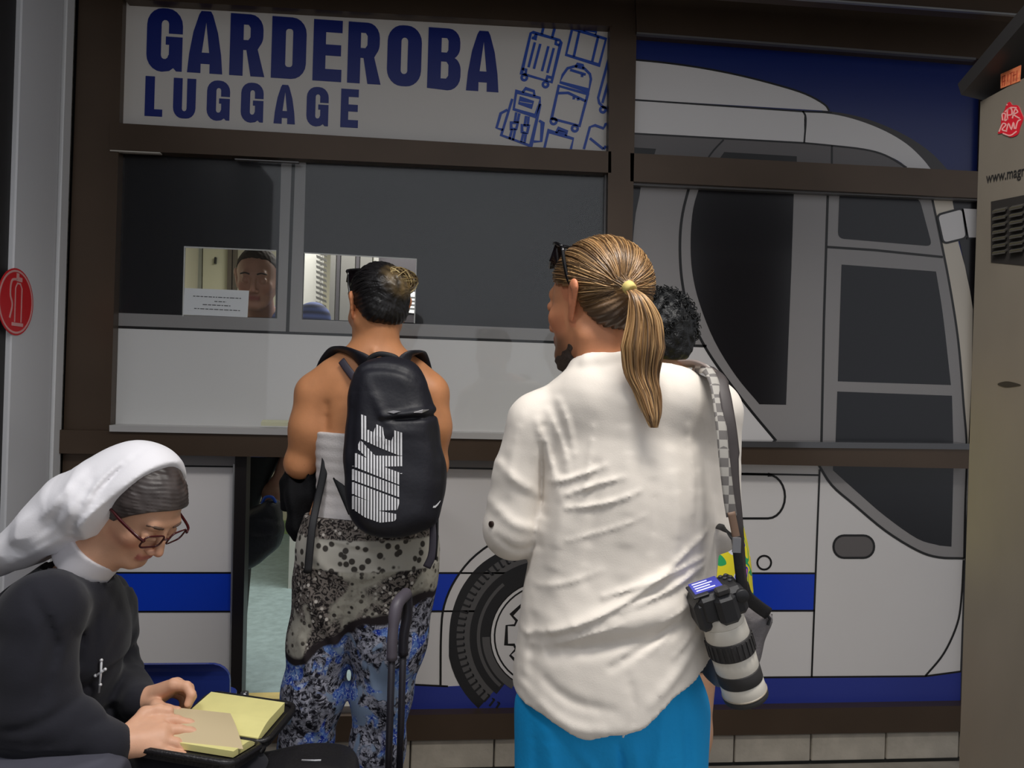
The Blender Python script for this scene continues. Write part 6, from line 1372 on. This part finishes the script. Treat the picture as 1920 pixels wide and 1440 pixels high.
# ---------------- open book in its zip case
bo = n_(409, 1366, -.03); BA = nrm(RT * .985 - FW * .16 - UP * .04); BB = nrm(np.cross(BA, UP) + UP * .02); BN = np.cross(BB, BA); BN = BN if BN[2] > 0 else -BN
bk = empty('book', tuple(bo), 'open book with yellowed pages in a black zip cover on the lap', 'book')
bp_ = lambda a, b, c: bo + (BA * a + BB * b + BN * c) * 1.12
M_cov = mat('black_leather_cover', (24, 22, 24), .4, 0, .1, 40, .15, 200); M_page = mat('yellowed_paper', (226, 218, 146), .75, 0, .04, 20); M_pagesh = mat('shaded_leaf_paper', (196, 178, 142), .8)  # lifted leaves get a browner paper, their shade put into the colour
for q in (-1, 1):
    v = MB(); up_ = .30
    bm = .122 if q > 0 else .138; out = rrect(-.096, .002, .096, bm, .022, 4)
    prism(v, [out], lambda a, b: bp_(a, q * b, -.024 + b * up_ * .5 + .006), -BN * .012); v.build('cover', M_cov, bk)
    rim = [bp_(a, q * b, -.016 + b * up_ * .5) for a, b in rrect(-.094, .004, .094, bm - .002, .020, 4)]
    MB().tube(rim + rim[:1], .0068, 6, cap=False).build('zip_edge', M_cov, bk, True)
    G = 10; V_, F_ = [], []
    for lay in (0, 1):
        for i in range(2):
            for j in range(G + 1):
                t = j / G; b = .003 + (.106 if q < 0 else .086) * t; c = (.004 + .014 * math.sin(min(1, t * 2.4) * 1.57) - .004 * t) * 1.0 + b * up_ * .5 - (.012 if q < 0 else .019) if lay else -.016 + b * up_ * .5
                V_.append(bp_((-.080, .080)[i], q * b, c))
    n2 = 2 * (G + 1)
    for j in range(G):
        F_ += [(j, j + 1, G + 2 + j, G + 1 + j), (n2 + j, n2 + G + 1 + j, n2 + G + 2 + j, n2 + j + 1), (j, n2 + j, n2 + j + 1, j + 1), (G + 1 + j, G + 2 + j, n2 + G + 2 + j, n2 + G + 1 + j)]
    F_ += [(0, G + 1, n2 + G + 1, n2), (G, n2 + G, n2 + G + G + 1, G + G + 1)]
    mesh_obj('page_block', V_, F_, M_page, bk)
MB().tube([bp_(-.094, 0, -.026), bp_(.094, 0, -.026)], .012, 8, flat=(tuple(BN), .6)).build('spine', M_cov, bk, True)
def leaf(A, B, C, D, sag, name='leaf'):
    V_, n1 = [], 9
    for lay in (0, .0006):
        for i in range(n1):
            for j in range(n1):
                s_, t = i / (n1 - 1), j / (n1 - 1); p = A * (1 - s_) * (1 - t) + B * s_ * (1 - t) + C * s_ * t + D * (1 - s_) * t
                V_.append(p + UP * (sag * math.sin(t * 3.14) * (1 - .3 * s_)) + UP * lay)
    F_ = [(i * n1 + j, (i + 1) * n1 + j, (i + 1) * n1 + j + 1, i * n1 + j + 1) for i in range(n1 - 1) for j in range(n1 - 1)]; o = n1 * n1; F_ += [tuple(o + k for k in f[::-1]) for f in F_]
    mesh_obj(name, V_, F_, M_pagesh, bk, True)
leaf(n_(322, 1326, -.035), n_(432, 1338, -.01), n_(456, 1405, -.125), n_(322, 1396, -.125), .008)
leaf(n_(326, 1338, -.05), n_(428, 1352, -.03), n_(452, 1404, -.122), n_(326, 1396, -.122), .003)
# ---------------- black bag on the knees
v, yk = slab([(470, 1436), (500, 1424), (560, 1418), (620, 1417), (655, 1428), (668, 1460), (660, 1510), (560, 1525), (480, 1510)], 1.63, .08, .005, .035, None, .003)
hb = empty('handbag', tuple(n_(565, 1450)), 'black soft bag at the bottom edge in front of the printed trousers', 'bag'); hbag = vol_obj('bag', v, mat('black_leatherette', (22, 21, 24), .45, 0, .1, 20, .2, 120), hb)
zp = [p for p in (hit(hbag, x, 1428 - abs(x - 590) * .03, .002) for x in range(566, 606, 6)) if p is not None]
if len(zp) > 2: MB().tube(zp, .0022, 5).build('zip', mat('silver_zip', (170, 170, 172), .3, .8), hb)
# ---------------- blue plastic seats
M_seat = mat('blue_plastic', (48, 66, 150), .25, 0, .03, 3); M_leg = mat('steel_tube', (120, 120, 124), .3, .8)
def chair(loc, rot, label):
    c = empty('plastic_chair', loc, label, 'chair', 'blue plastic waiting chairs'); c.rotation_euler = (0, 0, rot)
    def P_(nm, mb, m, sm=False):
        o = mesh_obj(nm, mb.v, mb.f, m, None, sm); o.parent = c; return o
    mb = MB(); sh = rrect(-.21, .02, .21, .208, .05, 6); N_ = len(sh)   # curved backrest
    prism(mb, [sh], lambda a, b: np.array([a, .20 + b * .10 - .9 * a * a, .46 + b]), (0, .012, 0)); P_('backrest', mb, M_seat)
    mb = MB(); prism(mb, [rrect(-.15, -.21, .15, .21, .06, 5)], lambda a, b: np.array([a, b, .455 - .4 * (.06 - a * a) * .3]), (0, 0, -.012)); P_('seat', mb, M_seat)
    for a in (-.17, .17):
        for b in (-.17, .17): P_('leg', MB().tube([(a, b, .445), (a * 1.1, b * 1.1, 0)], .012, 8), M_leg, True)
    return c
pcx = W(325, 1250, 1.98); ch1 = chair((float(W(272, 1250, 1.98)[0]), float(pcx[1]) + .2, 0), math.pi, 'blue plastic chair in front of the white lower panel, behind the open book')
hz = zed(hp, 0); ch2 = chair((float(hz[0]), float(hz[1]), .08), math.atan2(NT_[1], NT_[0]) + math.pi / 2, 'blue plastic chair under the seated nun')
tag(ch2); ch2.location = (float(hz[0]), float(hz[1]), 0)

# ================================================================ camera with the long pale lens, its strap, and the grey bag
DP = 1.40; p_ = lambda px, py, dd=0.0: W(px, py, DP + dd)
cm = empty('camera', tuple(p_(1350, 1120)), 'black camera with a long white and black zoom lens hanging at the hip', 'camera')
la, lb = p_(1352, 1150, -.005), p_(1397, 1300, .015); lx = nrm(lb - la); Ltot = np.linalg.norm(lb - la)
M_lw = mat('lens_white', (214, 208, 196), .4, 0, .03, 10); M_lb = mat('lens_rubber', (44, 42, 42), .7, 0, .1, 60)
R0 = .0375
for nm, m, t0, t1, r0, r1 in (('lens_mount', M_lw, -.02, .10, .036, .0385), ('lens_tube', M_lw, .10, .27, .0385, .040), ('zoom_ring', M_lb, .27, .47, .0415, .0425), ('lens_tube', M_lw, .47, .67, .040, .0395), ('focus_ring', M_lb, .67, .82, .0405, .0405), ('lens_tube', M_lw, .82, .98, .0395, .0405), ('front_rim', M_lb, .98, 1.04, .0415, .041)):
    MB().lathe(la + lx * Ltot * t0, lx, [(0, r0 * .985), (.0015, r0), (Ltot * (t1 - t0) - .0015, r1), (Ltot * (t1 - t0), r1 * .985)], 36).build(nm, m, cm, True)
mb = MB()
for i in range(26):
    an = 6.283 * i / 26; a_ = nrm(np.cross(lx, UP)); b_ = np.cross(lx, a_); d = a_ * math.cos(an) + b_ * math.sin(an); mb.obox(la + lx * Ltot * .37 + d * .0425, lx * Ltot * .085, np.cross(lx, d) * .0022, d * .0012)
o = mb.build('grip_ribs', M_lb, cm); o['kind'] = 'stuff'
MB().lathe(la + lx * Ltot * .955, lx, [(0, .0412), (.001, .0418), (.002, .0418), (.003, .0412)], 36).build('lens_band', mat('lens_line', (150, 140, 124), .4), cm, True)
MB().lathe(la + lx * (Ltot * 1.041), lx, [(0, .036), (.0008, .03)], 30).build('front_glass', mat('coated_glass', (16, 20, 34), .05), cm, True)
# body: local axes  lx = optical axis, cxx = long side, czz = up of the camera
M_cb = mat('camera_black', (34, 34, 37), .5, .1, .06, 30, .03, 300)
hx = nrm((p_(1392, 1090, .0) - p_(1322, 1120, .0)) - lx * np.dot(p_(1392, 1090) - p_(1322, 1120), lx)); ez = np.cross(hx, lx); ez = ez if np.dot(ez, -FW) > 0 else -ez
co = la - lx * .026
cp = lambda a, b, c: co + hx * (a * .84 + .004) + ez * b * .84 + lx * (c * .84 + .006)
def cbox(nm, a0, a1, b0, b1, c0, c1, m, bev=.006):
    lo, hi = (a0, b0, c0), (a1, b1, c1); t = MB().box(lo, hi, bev); mb = MB(); mb.add([cp(*q_) for q_ in t.v], t.f if np.dot(np.cross(hx, ez), lx) > 0 else [f[::-1] for f in t.f]); return mb.build(nm, m, cm)
cbox('camera_body', -.052, .050, -.045, .040, -.040, .024, M_cb, .010); cbox('grip_block', -.062, -.030, -.046, .036, -.030, .040, M_cb, .010)
cbox('prism_housing', -.020, .026, .028, .056, -.036, .030, M_cb, .010); cbox('eyepiece', -.012, .018, .030, .052, -.052, -.036, M_lb, .004)
cbox('top_screen', -.058, -.022, -.030, .034, -.0445, -.0395, M_cb, .002)
bl_ = mat('lit_blue_screen', (60, 66, 170), .3, emit=(74, 84, 200), estr=.05)
cbox('screen', -.050, .012, -.034, .022, -.046, -.0402, bl_, .001)
M_ink2 = mat('screen_white', (220, 220, 250), .4, emit=(200, 206, 250), estr=.08)
for i in range(4): cbox('readout', -.044, -.010 + .008 * (i % 2), -.026 + .012 * i, -.021 + .012 * i, -.0466, -.0459, M_ink2, .0002)
for a, b in ((.022, -.03), (.034, -.03), (.028, -.016), (.040, -.014), (.034, .0)): MB().lathe(cp(a, b, -.040), -lx, [(0, .004), (.002, .004), (.003, .003)], 10).build('button', mat('camera_button', (70, 70, 74), .4), cm, True)
MB().lathe(cp(.040, .036, -.02), ez, [(0, .012), (.008, .012), (.009, .011)], 18).build('dial', M_cb, cm, True)
# straps of the camera: over the shoulder, down to both sides of the camera
M_st = mat('charcoal_strap', (58, 52, 52), .6, 0, .08, 40); M_stp = mat('patterned_strap', (120, 116, 112), .7); nt = M_stp.node_tree; b = nt.nodes['Principled BSDF']; tc = nt.nodes.new('ShaderNodeTexCoord'); ck_ = nt.nodes.new('ShaderNodeTexChecker'); ck_.inputs['Scale'].default_value = 62; ck_.inputs[1].default_value = (*lin((156, 152, 146)), 1); ck_.inputs[2].default_value = (*lin((98, 94, 92)), 1); nt.links.new(tc.outputs['Object'], ck_.inputs[0]); nt.links.new(ck_.outputs[0], b.inputs['Base Color'])
strap('strap', [m_(1300, 690, -.03), m_(1325, 694, -.07), m_(1340, 722, -.10), m_(1351, 790, -.135), m_(1358, 860, -.15), m_(1366, 930, -.155), m_(1372, 968, -.155)], .0105, M_stp, cm, (0, 1, 0), .22)
strap('shoulder_pad', [m_(1285, 682, .0), m_(1310, 683, -.03), m_(1340, 700, -.055)], .024, mat('taupe_pad', (120, 108, 104), .7), cm, (0, .4, 1), .25)
strap('strap', [m_(1325, 690, -.02), m_(1352, 716, -.09), m_(1366, 780, -.13), m_(1375, 850, -.14), m_(1377, 900, -.145), m_(1384, 980, -.15), m_(1388, 1040, -.14), m_(1392, 1100, -.13)], [.015] * 6 + [.012] * 10 + [.0095] * 20, M_st, cm, (0, 1, 0), .22)
strap('strap_tab', [m_(1371, 960, -.157), m_(1377, 990, -.157), m_(1381, 1010, -.157)], .0075, mat('brown_tab', (112, 88, 72), .6), cm, (0, 1, 0), .3)
strap('strap', [m_(1340, 985, -.03), m_(1356, 990, -.10), m_(1372, 1004, -.15), m_(1381, 1014, -.16)], .0065, M_strap, cm, (0, 1, 0), .35)
strap('strap', [m_(1379, 1006, -.158), m_(1385, 1060, -.15), m_(1390, 1105, -.14), m_(1390, 1130, -.13)], .0085, M_strap, cm, (0, 1, 0), .3)
cbk = m_(1381, 1022, -.165); MB().obox(cbk, RT * .007, FW * .003, UP * .013).build('buckle', mat('grey_buckle', (120, 120, 124), .4, .3), cm)
# grey camera bag behind the lens
v, yg = slab([(1322, 1150), (1380, 1126), (1412, 1132), (1438, 1148), (1424, 1190), (1412, 1232), (1390, 1262), (1340, 1276), (1322, 1262), (1318, 1200)], 1.56, .055, .0048, .03, None, .003)
gb = empty('shoulder_bag', tuple(W(1375, 1200, 1.56)), 'grey shoulder bag hanging behind the long pale camera lens', 'bag'); ridges(v, [([(1395, 1140), (1400, 1190), (1390, 1250)], .008, -.005), ([(1418, 1150), (1412, 1200), (1400, 1240)], .006, .004)], 1.5)
vol_obj('bag', v, mat('grey_canvas', (108, 104, 106), .75, 0, .08, 20, .15, 150), gb)
strap('bag_strap', [W(1392, 1096, 1.46), W(1400, 1118, 1.47), W(1420, 1136, 1.49), W(1440, 1150, 1.51)], .013, M_strap, gb, (0, 1, 0), .35)
strap('bag_strap', [m_(1312, 688, .01), m_(1345, 704, -.05), m_(1362, 780, -.11), m_(1370, 860, -.13), m_(1380, 960, -.13), m_(1390, 1060, -.10), W(1398, 1120, 1.47)], .008, mat('dark_strap', (44, 40, 42), .6), gb, (0, 1, 0), .3)
MB().tube([W(1436, 1150, 1.51), W(1444, 1160, 1.51), W(1440, 1172, 1.51)], .003, 6).build('buckle', M_strap, gb)

bt = hit(shirt, 922, 983, .001); bt = W(922, 983, DM - .05) if bt is None else bt
MB().lathe(bt, nrm(-.7 * FW - .7 * RT), [(-.002, .003), (-.002, .0062), (.002, .0062), (.003, .004)], 14).build('button', mat('dark_button', (40, 26, 20), .4), shirt)
